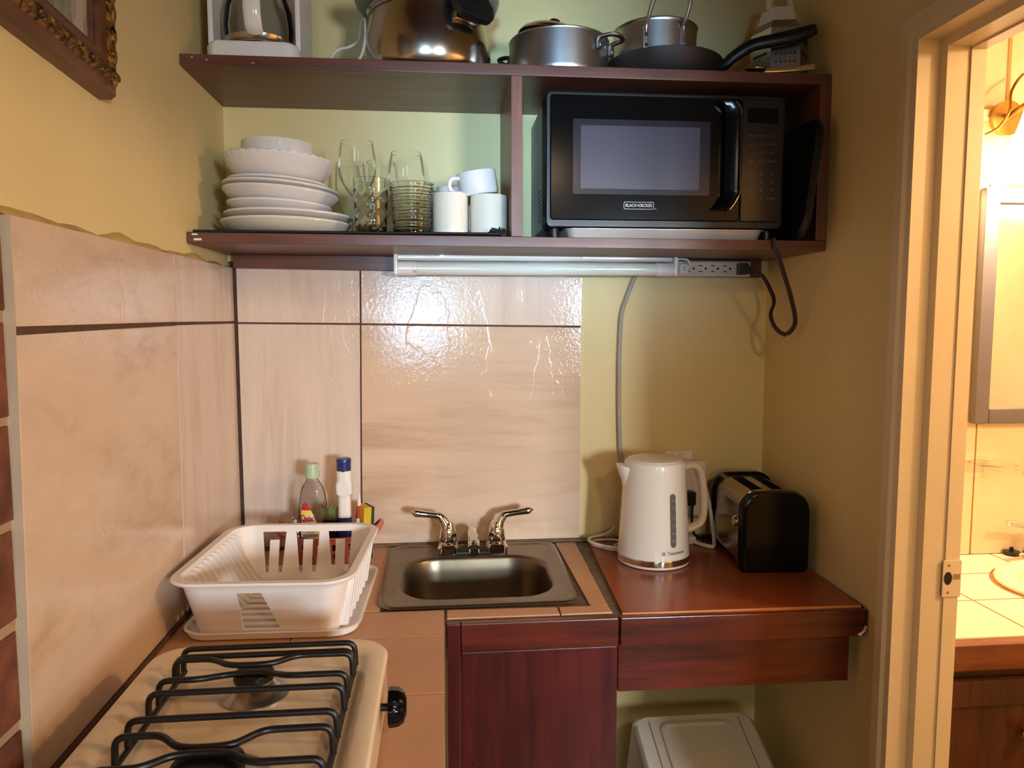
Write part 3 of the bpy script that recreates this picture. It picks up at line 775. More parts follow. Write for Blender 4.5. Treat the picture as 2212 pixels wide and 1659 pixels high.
# mugs
def mug(x, y, z, r, H, label, mat, rot=(0, 0, 0), hang=0, name='mug'):
    o = thing(name, label, 'mug', (x, y, z), rot=rot, group='mugs beside the divider')
    obj('cup', L([(0, .002), (r*.78, .002), (r*.80, 0), (r*.93, .001), (r, .007), (r, H-.001), (r-.001, H), (r-.0025, H-.001), (r-.003, .009), (r*.85, .005), (0, .005)], 56), M[mat], o)
    d = Vector((math.cos(hang), math.sin(hang), 0))
    obj('handle', TB(cat_rom([d*(r-.001)+Vector((0, 0, H*.80)), d*(r+.016)+Vector((0, 0, H*.80)), d*(r+.022)+Vector((0, 0, H*.5)), d*(r+.014)+Vector((0, 0, H*.22)), d*(r-.001)+Vector((0, 0, H*.20))], 5), .0045, n=10), M[mat], o)
    return o
mug(.466, -.178, PZ, .0345, .083, 'cream mug standing beside the ribbed tumbler', 'ceramic_cream', hang=2.0)
mug(.541, -.178, PZ, .0365, .080, 'cream mug standing against the shelf divider', 'ceramic_cream', hang=2.3)
mug(.470, -.105, PZ, .0330, .080, 'white mug standing behind the cream ones', 'ceramic', hang=1.2)
mug(.470, -.110, PZ+.0805, .0300, .026, 'small white cup stacked behind the cream mugs', 'ceramic', hang=1.7, name='cup')
mug(.5235, -.172, PZ+.0815, .0385, .046, 'white cup tilted on top of the cream mug by the divider', 'ceramic', rot=(.05, -.16, 0), hang=3.5, name='cup')

# ================================================================ MICROWAVE
mw = thing('microwave_oven', 'black countertop microwave oven in the right compartment of the shelf', 'microwave', (.882, -.235, 1.5475))
MZ = .0205    # underside above the shelf
obj('body', B(-.2350, .226, .052, .238, MZ+.003, MZ+.246, .004), M['micro_body'], mw)
obj('front_frame', LF([rrect(-.2355, .2355, MZ, MZ+.2555, .010, y) for y in (0,)] and
    [[Vector((p.x, y, p.y)) for p in rrect(-.2355+i, .2355-i, MZ+i, MZ+.2555-i, .010, 0)] for y, i in ((.055, 0), (.006, 0), (.001, .002), (0, .006))]), M['black_pl'], mw)
door = obj('door', LF([[Vector((p.x, y, p.y)) for p in rrect(-.2275+i, .1440-i, MZ+.014+i, MZ+.2465-i, .006, 0)] for y, i in ((.004, 0), (-.004, 0), (-.006, .0015))]), M['black_gl'], mw)
obj('window_surround', LF([[Vector((p.x, y, p.y)) for p in rrect(-.185+i, .083-i, 1.630-1.5475+i, 1.770-1.5475-i, .003, 0)] for y, i in ((-.0055, 0), (-.0068, .0004))]), M['window_dark'], door)
s = NT('perforated_oven_screen'); s.set(Roughness=.25)
v = s.coords((1, 1, 1)); vo = s.n('ShaderNodeTexVoronoi'); s.l(v, vo.inputs['Vector']); vo.inputs['Scale'].default_value = 420; vo.inputs['Randomness'].default_value = 0
s.l(s.ramp(vo.outputs['Distance'], [(.25, lin((30, 28, 36))), (.5, lin((84, 80, 94)))]), s.p.inputs['Base Color'])
M['screen'] = s.m
obj('perforated_screen', B(-.170, .062, -.0074, -.0066, 1.641-1.5475, 1.758-1.5475), M['screen'], door)
hh = obj('handle', LF([[Vector((x+dx, y, z)) for (dx, y) in ((-.012, -.006), (-.012, -.020), (-.006, -.027), (.012, -.030), (.0175, -.026), (.0175, -.012), (.010, -.006))] for (x, z) in ((.100, .057), (.108, .066), (.118, .084), (.118, .090), (.118, .230), (.116, .244), (.104, .256))]), M['black_gl'], door, sharp=45)
obj('chrome_strip', TB(cat_rom([(.120, -.0175, .056), (.127, -.0205, .066), (.1365, -.0225, .085), (.1370, -.0225, .100), (.1360, -.0225, .16), (.1360, -.0225, .225), (.1345, -.0215, .245), (.126, -.019, .257)], 6), .0022, ry=.0030, n=8), M['chrome'], hh)
lg = obj('logo_border', None or (lambda b: (loft(b, [[Vector((p.x, y, p.y)) for p in rrect(-.0855, -.0265, .0555, .0695, .003, 0)] for y in (-.0063, -.0058)]) , b)[1])(new_bm()), M['print'], door)
obj('logo_field', LF([[Vector((p.x, y, p.y)) for p in rrect(-.0846, -.0274, .0564, .0686, .0026, 0)] for y in (-.0066, -.0060)]), M['black_gl'], lg)
obj('lettering', xform(text_bm('BLACK+DECKER', .0083, .0002, .86, .0001), tr(-.056, -.0069, .0625) @ FRONT), M['print'], lg)
obj('lettering', xform(text_bm('TM', .003, .0002), tr(-.0235, -.0064, .0565) @ FRONT), M['print'], lg)
pn = obj('control_panel', LF([[Vector((p.x, y, p.y)) for p in rrect(.1455+i, .2280-i, MZ+.014+i, MZ+.2465-i, .004, 0)] for y, i in ((.004, 0), (-.004, 0), (-.006, .0015))]), M['panel_grey'], mw)
obj('display', B(.156, .218, -.0066, -.0056, .222, .250, .0003, 1), M['black_gl'], pn)
for r_, row in enumerate((('POPCORN', 'POTATO', 'PIZZA'), ('DINNER', 'REHEAT', 'DRINK'), ('POWER', 'CLOCK', 'TIMER'), ('AUTO', 'DEFROST', 'MEMORY'))):
    for c_, w in enumerate(row):
        obj('lettering', xform(text_bm(w, .0036, .0001), tr(.1665+.0205*c_, -.0062, .198-.016*r_) @ FRONT), M['print_dim'], pn)
for i in range(9):
    obj('lettering', xform(text_bm(str(i+1), .0085, .0001), tr(.1665+.0205*(i % 3), -.0062, .125-.0150*(i//3)) @ FRONT), M['print_dim'], pn)
for w, x in (('STOP', .1665), ('0', .187), ('START', .2075)):
    obj('lettering', xform(text_bm(w, .0060, .0001), tr(x, -.0062, .0790) @ FRONT), M['print_dim'], pn)
vb = new_bm()
for i in range(4):
    for j in range(7): box(vb, -.2356, -.2349, .066+i*.012, .073+i*.012, MZ+.020+j*.0095, MZ+.0265+j*.0095)
obj('vent_holes', vb, M['black_pl'], mw)
for (x, y) in ((-.215, .03), (.215, .03), (-.215, .21), (.215, .21)):
    obj('foot', L([(0, 0), (.010, 0), (.011, .003), (.010, MZ+.002), (0, MZ+.002)], 16, (x, y, 0)), M['black_pl'], mw)
tray = thing('baking_tray', 'shiny steel baking tray slid under the microwave', 'tray', (.882, -.235, 1.5482))
obj('pan', LF([rrect(-.190, .190, .002, .20, .012, 0), rrect(-.195, .195, -.006, .207, .016, .016), rrect(-.199, .199, -.010, .211, .018, .0165), rrect(-.199, .199, -.010, .211, .018, .0175), rrect(-.193, .193, -.003, .205, .016, .0170), rrect(-.188, .188, .004, .198, .012, .0015)]), plain('bright_tray_metal', (214, 208, 200), .42, .55, var=.08, vscale=12), tray)
# dark tray leaning in the gap right of the microwave
lt = thing('serving_tray', 'dark plastic tray leaning upright between the microwave and the right panel', 'tray', (1.132, -.165, 1.5470), rot=(0, .12, 0))
def trayring(x, i, z0=0.0): return [Vector((x, p.x, p.y)) for p in rrect(-.125+i, .115-i, z0+i, .232-i, .045-i*.5, 0)]
obj('panel', LF([trayring(.000, .006), trayring(.006, .000), trayring(.012, -.000), trayring(.013, .002), trayring(.008, .010), trayring(.004, .016)]), M['black_pl'], lt)

# ================================================================ UNDER THE SHELF
fl = thing('tube_lamp', 'unlit white fluorescent tube lamp fixed under the shelf', 'lamp', (.654, -.022, 1.505))
obj('channel', PR([(-.0005, .0285), (-.030, .0285), (-.034, .024), (-.034, .018), (-.028, .0135), (-.0005, .0135)], 'x', -.300, .300, .001), M['white_gl'], fl)
for sx in (-1, 1):
    a, b = sorted((sx*.307, sx*.2985))
    obj('end_cap', B(a, b, -.052, -.0015, -.0185, .0295, .003), M['white_gl'], fl)
tb = obj('tube', L([(0, -.272), (.0135, -.272), (.0135, .272), (0, .272)], 32), M['tube'], fl, (0, -.036, -.0045), (0, PI/2, 0))
for sx in (-1, 1):
    obj('collar', L([(0, 0), (.0145, 0), (.0148, .002), (.0148, .036), (.0140, .038), (.0138, .040), (0, .040)], 32), M['white_gl'], tb, (0, 0, -.300 if sx < 0 else .260))
obj('lettering', xform(text_bm('EBL', .006, .0001), tr(-.262, -.0512, -.012) @ FRONT), M['print_grey'], fl)
for x in (-.205, .105): obj('clip', B(x-.005, x+.005, -.0345, -.030, .019, .0295, .0008), M['steel'], fl)
under(obj('lamp_cord', TB(cat_rom([(.9605, -.055, 1.523), (.974, -.060, 1.524), (.986, -.062, 1.521), (.990, -.064, 1.511), (.986, -.064, 1.505), (.982, -.058, 1.503)], 6), .0024, n=8), M['white_cord']), fl)
ps = thing('power_strip', 'ivory power strip with a row of sockets screwed under the shelf', 'power strip', (1.046, -.0225, 1.5045))
obj('housing', B(-.085, .092, -.020, 0, -.017, .0165, .003, 3), M['strip'], ps)
for x in (.034, .006, -.022, -.050):
    sk = obj('socket', B(x-.013, x+.013, -.0204, -.0195, -.013, .013, .0003, 1), M['strip'], ps)
    for z in (.0065, -.0065): obj('slot', B(x-.0065, x+.0015, -.0208, -.0203, z-.0011, z+.0011), M['black_pl'], sk)
    obj('slot', L([(0, 0), (.0026, 0), (.0026, .0004), (0, .0004)], 14), M['black_pl'], sk, (x+.0095, -.0204, 0), (PI/2, 0, 0))
wp = thing('lamp_plug', 'small white plug pushed into the power strip', 'plug', (.980, -.0437, 1.5035))
obj('body', LF([[Vector((p.x, y, p.y)) for p in rrect(-.011+i, .011-i, -.012+i, .012-i, .006, 0)] for y, i in ((.001, 0), (-.010, 0), (-.014, .003))]), M['white_pl'], wp)
obj('dimple', L([(.0028, 0), (.0048, 0), (.0048, .0012), (.0028, .0012)], 16), M['grey_cord'], wp, (0, -.0138, 0), (PI/2, 0, 0))
bp = thing('black_plug', 'dark angled plug at the right end of the power strip', 'plug', (1.118, -.0433, 1.5035))
obj('body', LF([[Vector((x, y*s_, z*s_+dz)) for (y, z) in ((0, -.0125), (-.018, -.0125), (-.020, -.010), (-.020, .010), (-.018, .0125), (0, .0125))] for (x, s_, dz) in ((-.014, 1, 0), (.004, 1, 0), (.016, .55, -.004), (.022, .4, -.006))]), M['dark_cord'], bp)
bc = [(1.137, -.049, 1.4975), (1.148, -.049, 1.495), (1.160, -.052, 1.489), (1.170, -.065, 1.465), (1.172, -.090, 1.432), (1.156, -.110, 1.402), (1.158, -.130, 1.374), (1.170, -.150, 1.360), (1.179, -.165, 1.372), (1.177, -.180, 1.392), (1.151, -.210, 1.438), (1.117, -.240, 1.492), (1.094, -.257, 1.530), (1.090, -.258, 1.5435), (1.092, -.250, 1.5490), (1.100, -.20, 1.5500)]
under(obj('power_cord', TB(cat_rom(bc, 7), .0048, ry=.0024, n=10, up=(.55, -.75, .3)), M['dark_cord']), mw)['label'] = 'dark flat cord hanging in a loop below the shelf'
gc = [(.890, .004, 1.495), (.882, .003, 1.482), (.866, .003, 1.440), (.855, .003, 1.402), (.851, .003, 1.32), (.851, .003, 1.224), (.853, .003, 1.14), (.857, .003, 1.080), (.87, .003, 1.045), (.91, .002, 1.020), (.962, .002, 1.01)]
tag(obj('grey_cable', TB(cat_rom(gc, 6), .0050, n=10), M['grey_cord']), 'grey cable running down the yellow wall to the outlet', 'cable')

# ================================================================ SINK AND TAP
sk = thing('sink', 'small square stainless steel sink set into the tiled counter', 'sink', (.512, -.190, .880))
X0, X1, Y0, Y1 = -.186, .186, -.186, .182
rings = [rrect(X0+.004, X1-.004, Y0+.004, Y1-.004, .030, .0012), rrect(X0, X1, Y0, Y1, .034, .0016), rrect(X0+.002, X1-.002, Y0+.002, Y1-.002, .033, .0045), rrect(X0+.008, X1-.008, Y0+.008, Y1-.008, .030, .0052),
         rrect(X0+.016, X1-.016, Y0+.014, Y1-.016, .026, .0050), rrect(X0+.020, X1-.020, Y0+.018, Y1-.020, .024, .0030),
         rrect(-.152, .152, -.150, .098, .075, .0028), rrect(-.147, .147, -.146, .093, .073, .0005), rrect(-.143, .143, -.142, .089, .071, -.006),
         rrect(-.139, .139, -.138, .085, .069, -.03), rrect(-.133, .133, -.132, .079, .064, -.100), rrect(-.122, .122, -.121, .068, .055, -.122), rrect(-.100, .100, -.099, .046, .045, -.131)]
obj('basin', LF(rings, cap0=False), M['steel_sink'], sk, sharp=60)
obj('drain', L([(0, .001), (.008, .001), (.016, .0005), (.022, .002), (.024, .0005), (.024, -.002)], 28, (0, -.02, -.1308)), M['chrome'], sk)
fa = thing('kitchen_tap', 'chrome two-handle tap at the back of the kitchen sink', 'tap', (.510, -.060, .8833))
fa.scale = (1.04, 1.06, 1.06)
obj('base_plate', LF([rrect(-.074, .074, -.026, .026, .024, 0), rrect(-.073, .073, -.025, .025, .024, .005), rrect(-.066, .066, -.018, .018, .017, .009)]), M['black_gl'], fa)
for sx in (-1, 1):
    cx = sx*.051
    obj('foot_block', LF([rrect(cx-.023, cx+.023, -.027, .026, .014, .0005), rrect(cx-.023, cx+.023, -.027, .026, .014, .012), rrect(cx-.019, cx+.019, -.022, .022, .014, .0175)]), M['chrome'], fa)
    hn = obj('handle', L([(.0, .017), (.017, .017), (.0175, .020), (.0165, .0215), (.0185, .0225), (.0190, .026), (.0182, .040), (.0165, .047), (.0155, .0475), (.0150, .052), (.0105, .062), (0, .066)], 32, (cx, 0, 0)), M['chrome'], fa)
    P = [(cx+sx*.002, 0, .048), (cx+sx*.008, 0, .063), (cx+sx*.016, 0, .0735), (cx+sx*.024, -.001, .0765), (cx+sx*.045, -.003, .080), (cx+sx*.066, -.005, .0835), (cx+sx*.072, -.0055, .0845)]
    rr = [.014, .0105, .0085, .0070, .0068, .0082, .0060]
    cp = cat_rom(P, 4); rads = []
    for i in range(len(cp)):
        t = i/(len(cp)-1)*(len(rr)-1); k = min(int(t), len(rr)-2); rads.append(rr[k]+(rr[k+1]-rr[k])*(t-k))
    obj('lever', TB(cp, .008, radii=rads, n=16), M['chrome'], hn)
    obj('lever_tip', L([(.0055, 0), (.0060, .001), (.003, .003), (.0015, .006), (0, .0065)], 16), M['chrome'], hn, P[-1], (0, sx*math.radians(80), 0))
obj('spout', TB(cat_rom([(0, .012, .008), (0, .012, .024), (0, .004, .036), (0, -.020, .040), (0, -.052, .036), (0, -.070, .026)], 5), .0125, radii=None, n=18), M['chrome'], fa)
obj('aerator', L([(0, 0), (.0115, 0), (.0120, .002), (.0120, .010), (0, .010)], 24, (0, -.066, .0165)), M['chrome'], fa)

# ================================================================ DISH RACK
rk = thing('dish_rack', 'white plastic dish drying rack standing on its tray left of the sink', 'dish rack', (.167, -.347, .8885), math.radians(-3))
H = .098
bx, by, tx, ty = .114, .127, .134, .157
def rring(hx, hy, r, z): return rrect(-hx, hx, -hy, hy, r, z, 8)
t = .0028
shell = LF([rring(bx, by, .030, 0), rring(bx+(tx-bx)*.5, by+(ty-by)*.5, .036, H*.5), rring(tx, ty, .042, H-.002), rring(tx+.011, ty+.011, .050, H-.004), rring(tx+.013, ty+.013, .051, H-.001), rring(tx+.011, ty+.011, .050, H+.002), rring(tx-.001, ty-.001, .041, H+.002), rring(tx-t, ty-t, .040, H-.003), rring(bx+(tx-bx)*.5-t, by+(ty-by)*.5-t, .034, H*.5), rring(bx-t, by-t, .028, t)])
cut = new_bm()
# front opening
prism(cut, [(-.034, .010), (.026, .010), (.002, H*.80), (-.036, H*.80)], 'y', -.20, -.112)
# back: three windows, each split by a prong
for k, xc in enumerate((-.060, .005, .068)):
    w = .023
    prism(cut, [(xc-w*.60, .014), (xc-.008, .014), (xc-.008, .073), (xc+.010, .073), (xc+.010, .014), (xc+w*.78, .014), (xc+w, .088), (xc-w, .088)], 'y', .112, .20)
# right side: vertical slots
for k in range(6):
    y = -.085+.034*k
    prism(cut, [(y-.007, .012), (y+.007, .012), (y+.009, .080), (y-.009, .080)], 'x', .098, .18)
# left side: narrow slots between the plate ribs
for k in range(9):
    y = -.10+.023*k
    prism(cut, [(y-.005, .012), (y+.005, .012), (y+.005, .030), (y-.005, .030)], 'x', -.18, -.100)
# floor slots
for k in range(9):
    y = -.100+.025*k
    prism(cut, [(-.095, y-.007), (.095, y-.007), (.095, y+.007), (-.095, y+.007)], 'z', -.01, .009)
rkb = obj('basket', boolean_cut(shell, cut), M['white_pl'], rk, sharp=40)
for k in range(12):
    y = -.112+.0205*k
    obj('plate_rib', PR([(-.1125, .006), (-.122, .050), (-.1305, .094), (-.1215, .092), (-.104, .052), (-.085, .020), (-.068, .004)], 'y', y-.0014, y+.0014), M['white_pl'], rk)
for k in range(7):
    y = -.102+.034*k
    obj('side_fin', PR([(.1135, .004), (.1275, .004), (.1405, .085), (.1345, .100), (.1300, .085)], 'y', y-.0035, y+.0035, .001), M['white_pl'], rk)
obj('cutlery_ledge', B(-.1, .098, -.146, -.128, .086, .0885, .001), M['white_pl'], rk)
tr_ = obj('drip_tray', LF([rrect(-.132, .132, -.152, .150, .035, 0), rrect(-.137, .137, -.157, .155, .038, .0035), rrect(-.140, .140, -.160, .158, .040, .0130), rrect(-.143, .143, -.163, .161, .042, .0140), rrect(-.143, .143, -.163, .161, .042, .0155), rrect(-.138, .138, -.158, .156, .039, .0150), rrect(-.134, .134, -.154, .152, .036, .0075), rrect(-.130, .130, -.150, .148, .034, .0068)]), M['white_pl'], None, (.170, -.322, .8805), (0, 0, math.radians(-1.5)))
tag(tr_, 'white plastic drip tray under the dish rack', 'tray')
rk.location.z = .8805+.0072

# ================================================================ CLEANING THINGS BEHIND THE RACK
bk = thing('caddy_basket', 'pink perforated plastic basket holding the cleaning things', 'basket', (.205, -.082, .8805))
def ering(rx, ry, z, n=40): return [Vector((rx*math.copysign(abs(math.cos(a))**.7, math.cos(a)), ry*math.copysign(abs(math.sin(a))**.7, math.sin(a)), z)) for a in [2*PI*i/n for i in range(n)]]
sh = LF([ering(.078, .048, 0), ering(.090, .058, .058), ering(.096, .063, .060), ering(.096, .063, .064), ering(.089, .057, .063), ering(.076, .046, .003)])
cu = new_bm()
for k in range(9):
    x = -.064+.016*k
    for z in (.014, .034): prism(cu, [(x-.004, z), (x+.004, z), (x+.004, z+.014), (x-.004, z+.014)], 'y', -.09, -.03)
obj('bowl', boolean_cut(sh, cu), M['pink'], bk, sharp=45)
for sx in (-1, 1):
    obj('handle', TB(cat_rom([(sx*.092, -.030, .060), (sx*.104, -.022, .072), (sx*.110, 0, .080), (sx*.104, .022, .072), (sx*.092, .030, .060)], 5), .0065, ry=.003, n=8), M['pink'], bk)

qb = thing('dish_soap_bottle', 'clear dish soap bottle with a pale green cap and a red and yellow label', 'bottle', (.171, -.085, .8842))
def eprof(prof, k=.62, n=40): return [[Vector((r*math.cos(2*PI*i/n), r*k*math.sin(2*PI*i/n), z)) for i in range(n)] for r, z in prof]
obj('body', LF(eprof([(.028, 0), (.030, .004), (.031, .06), (.0310, .105), (.0275, .130), (.0255, .145), (.0215, .157), (.0155, .166), (.0125, .171), (.0125, .178)])), M['bottle_pl'], qb)
obj('cap', L([(.0130, .176), (.0150, .176), (.0152, .188), (.0138, .190), (.0140, .204), (.013, .206), (0, .206)], 28), M['green_cap'], qb)
def wrap(poly, k=.62, r=.0316, off=.0006, sub=10):
    # flat outline (x, z) laid on the front of the elliptic bottle
    bm = new_bm(); vs = [bm.verts.new((x, 0, z)) for x, z in poly]; f = bm.faces.new(vs)
    bmesh.ops.triangulate(bm, faces=[f]); bmesh.ops.subdivide_edges(bm, edges=bm.edges[:], cuts=4, use_grid_fill=True)
    for v_ in bm.verts:
        c = max(-1, min(1, v_.co.x/r)); v_.co.y = -k*r*math.sqrt(max(0, 1-c*c))-off
    ex = bmesh.ops.extrude_face_region(bm, geom=bm.faces[:])
    for g in ex['geom']:
        if isinstance(g, bmesh.types.BMVert): g.co.y -= .0003
    return bm
def wrap_bm(bm, k=.62, r=.0316, off=.0006):
    for v_ in bm.verts:
        c = max(-1, min(1, v_.co.x/r)); v_.co.y += -k*r*math.sqrt(max(0, 1-c*c))-off
    return bm
lb = obj('label', wrap([(-.024, .020), (.020, .020), (.020, .060), (.004, .098), (-.006, .116), (-.020, .116), (-.024, .06)]), M['label_white'], qb)
obj('label_band', wrap([(-.0225, .099), (.0045, .099), (-.001, .110), (-.0215, .110)], off=.0012), M['label_yellow'], lb)
obj('label_tip', wrap([(-.0215, .110), (-.001, .110), (-.009, .124), (-.014, .127), (-.018, .124)], off=.0012), M['red'], lb)
obj('label_field', wrap([(-.023, .024), (-.008, .024), (-.006, .050), (-.023, .052)], off=.0012), M['label_green'], lb)
obj('lettering', wrap_bm(xform(text_bm('Quix', .0185, .0002, .72, .0005), tr(-.010, 0, .0925) @ FRONT), off=.0018), M['red'], lb)
obj('lettering', wrap_bm(xform(text_bm('BIOACTIVE', .0072, .0002, .9), tr(-.002, 0, .056) @ FRONT), off=.0020), M['ink'], lb)
obj('lettering', wrap_bm(xform(text_bm('x5', .0105, .0002), tr(-.006, 0, .040) @ FRONT), off=.0020), M['ink'], lb)

wb = thing('cleanser_bottle', 'white cleanser bottle with a dark blue flip cap', 'bottle', (.237, -.085, .8842))
obj('body', LF([rrect(-r_, r_, -r2, r2, c_, z, 5) for r_, r2, c_, z in ((.0130, .012, .008, 0), (.0140, .013, .008, .004), (.0130, .0125, .009, .130), (.0128, .0125, .009, .136), (.0165, .0145, .006, .141), (.0170, .0150, .006, .162), (.0155, .0140, .010, .168), (.0155, .0145, .012, .190))]), M['white_pl'], wb)
cpz = obj('flip_cap', L([(0, .1885), (.0145, .1885), (.0150, .190), (.0150, .2075), (.0155, .208), (.0155, .2140), (.0140, .2160), (0, .2160)], 32), M['blue_cap'], wb)
obj('label', LF([rrect(-.0142, .0142, -.0136, .0136, .0085, z, 5) for z in (.03, .09)]), M['blue_cap'], wb)
bt = thing('squeeze_tube', 'slim white and red tube standing behind the cleanser bottle', 'tube', (.2605, -.075, .8842), rot=(0, .05, 0))
obj('body', LF([[Vector((.007*math.cos(a)*s_, .010*math.sin(a), z)) for a in [2*PI*i/20 for i in range(20)]] for z, s_ in ((0, 1), (.08, .9), (.120, .5), (.142, .12))]), M['label_white'], bt)
obj('stripe', LF([[Vector((.0073*math.cos(a)*s_, .0103*math.sin(a), z)) for a in [2*PI*i/20 for i in range(20)]] for z, s_ in ((.085, .90), (.112, .62))]), M['red'], bt)
br = thing('scrub_brush', 'scrubbing brush with green and cream bristles upright in the pink basket', 'brush', (.205, -.066, .8942))
obj('block', LF([rrect(-.018, .018, -.010, .010, .006, z) for z in (0, .07)]), M['black_pl'], br)
bb = new_bm(); random.seed(9)
for i in range(15):
    for j in range(5):
        x = -.017+.0024*i; y = -.008+.004*j
        tube(bb, [(x, y, .068), (x*1.18+random.uniform(-.001, .001), y+random.uniform(-.002, .002), .098+random.uniform(-.004, .004))], .0009, n=5)
tag(obj('bristles', bb, M['bristle'], br), kind='stuff')
spg = thing('kitchen_sponge', 'yellow sponge with a dark green scouring face at the basket end', 'sponge', (.272, -.082, .8842), rot=(0, .06, .5))
obj('foam', B(-.010, .008, -.022, .022, 0, .112, .002), M['sponge'], spg)
obj('scouring_face', B(.008, .0145, -.022, .022, 0, .112, .002), M['scour'], spg)
sc2 = thing('mesh_scourer', 'sparkling grey mesh scourer left of the dish soap bottle', 'scourer', (.132, -.085, .8842))
random.seed(13)
q = new_bm(); bmesh.ops.create_icosphere(q, subdivisions=4, radius=1)
for v_ in q.verts: v_.co *= 1+.10*random.uniform(-1, 1)
xform(q, tr(0, 0, .062) @ Matrix.Diagonal((.014, .020, .030, 1)))
obj('wool', q, M['alu'], sc2, sharp=10)
obj('stem', B(-.006, .006, -.006, .006, 0, .04), M['black_pl'], sc2)

# ================================================================ KETTLE
kt = thing('electric_kettle', 'white electric kettle with a chrome base ring on the terracotta slab', 'kettle', (.891, -.155, .8816))
obj('power_base', L([(0, 0), (.071, 0), (.0745, .002), (.0755, .005), (.0745, .0065), (0, .0065)], 64), M['white_gl'], kt)
obj('chrome_ring', L([(.0735, .0065), (.0765, .0075), (.0768, .018), (.0760, .0195), (.0735, .0195)], 64), M['chrome'], kt)
def krad(z): return .0755 - (.0755-.0640)*((z-.02)/.19)
kp = [(.0735, .0195), (.0755, .0200)] + [(krad(.02+.19*i/12), .02+.19*i/12) for i in range(1, 13)] + [(.0625, .2135), (.0600, .2165), (.0560, .2175)]
obj('body', L(kp, 72), M['white_gl'], kt)
obj('lid', L([(.0560, .2170), (.0565, .2185), (.0540, .2198), (.045, .2212), (.02, .2222), (0, .2224)], 56, (0, 0, 0)), M['white_gl'], kt)
# spout towards the left
bm = new_bm(); rings = []
for z, out_, w in ((.205, .022, .024), (.200, .021, .024), (.190, .016, .021), (.175, .009, .016), (.155, .003, .009), (.140, .000, .003)):
    r0 = krad(z)-.004
    rings.append([Vector((-r0-out_*math.cos(a)*1.0, w*math.sin(a), z+(.004*math.cos(a) if z > .198 else 0))) for a in [-PI/2+PI*i/12 for i in range(13)]] + [Vector((-r0+.004, w*.8*math.sin(a), z)) for a in [PI/2-PI*i/6 for i in range(1, 6)]])
loft(bm, rings); obj('spout', bm, M['white_gl'], kt, sharp=60)
hp = cat_rom([(.055, 0, .196), (.078, 0, .203), (.094, 0, .197), (.102, 0, .178), (.107, 0, .140), (.108, 0, .105), (.103, 0, .082), (.088, 0, .070), (.070, 0, .064)], 5)
obj('handle', TB(hp, .0095, ry=.0125, n=16, up=(0, 1, 0)) if False else TB(hp, .0125, ry=.0085, n=16, up=(0, 1, 0)), M['white_gl'], kt)
def on_kettle(bm, a0, off=.0005):
    for v_ in bm.verts:
        z = v_.co.z; R = krad(z)+off - v_.co.y; a = a0+v_.co.x/krad(z)
        v_.co = Vector((R*math.sin(a), -R*math.cos(a), z))
    return bm
view_a = math.radians(-16.5)
g = new_bm()
poly = [(.0065*math.cos(a), .151+.0065*math.sin(a)) for a in [PI*i/8 for i in range(9)]] + [(.0065*math.cos(a), .054+.0065*math.sin(a)) for a in [PI+PI*i/8 for i in range(9)]]
vs = [g.verts.new((x, 0, z)) for x, z in poly]; f = g.faces.new(vs)
for zc in [i*.008+.056 for i in range(12)]: bmesh.ops.bisect_plane(g, geom=g.verts[:]+g.edges[:]+g.faces[:], plane_co=(0, 0, zc), plane_no=(0, 0, 1))
ex = bmesh.ops.extrude_face_region(g, geom=g.faces[:])
for e_ in ex['geom']:
    if isinstance(e_, bmesh.types.BMVert): e_.co.y -= .0006
gau = obj('water_gauge', on_kettle(g, view_a+math.radians(33)), M['gauge'], kt)
for z, w in ((.143, '1.7 L'), (.128, '1.5'), (.108, '1.0'), (.092, '0.8'), (.076, '0.5'), (.061, 'MIN')):
    tbm = xform(text_bm(w, .0036, .0001), tr(.001, 0, z) @ FRONT); obj('lettering', on_kettle(tbm, view_a+math.radians(33), .0013), M['print'], gau)
tbm = xform(text_bm('Toastmaster', .0092, .0001, .92, .0002), tr(.004, 0, .036) @ FRONT); obj('lettering', on_kettle(tbm, view_a+math.radians(36), .0003), M['print_grey'], kt)
mk = new_bm()
for (dx, dz) in ((-.0023, 0), (0.0, 0), (.0023, 0)):
    for q_ in (-.0023, 0, .0023): box(mk, dx-.0009-.0258, dx+.0009-.0258, -.0003, 0, .036+q_-.0009, .036+q_+.0009)
obj('logo_mark', on_kettle(mk, view_a+math.radians(36), .0003), M['print_grey'], kt)
under(obj('power_cord', TB(cat_rom([(.840, -.100, .8850), (.812, -.086, .8850), (.790, -.062, .8850), (.781, -.040, .8850), (.790, -.022, .8850), (.812, -.016, .8850), (.840, -.020, .8850), (.850, -.040, .8850), (.83, -.060, .8850)], 6), .0034, n=8), M['white_cord']), kt)
under(obj('power_cord', TB(cat_rom([(.838, -.108, .8922), (.808, -.092, .8922), (.784, -.066, .8922), (.7745, -.040, .8922), (.786, -.018, .8922), (.815, -.012, .8960), (.835, -.012, .9060), (.840, -.012, .915)], 6), .0034, n=8), M['white_cord']), kt)

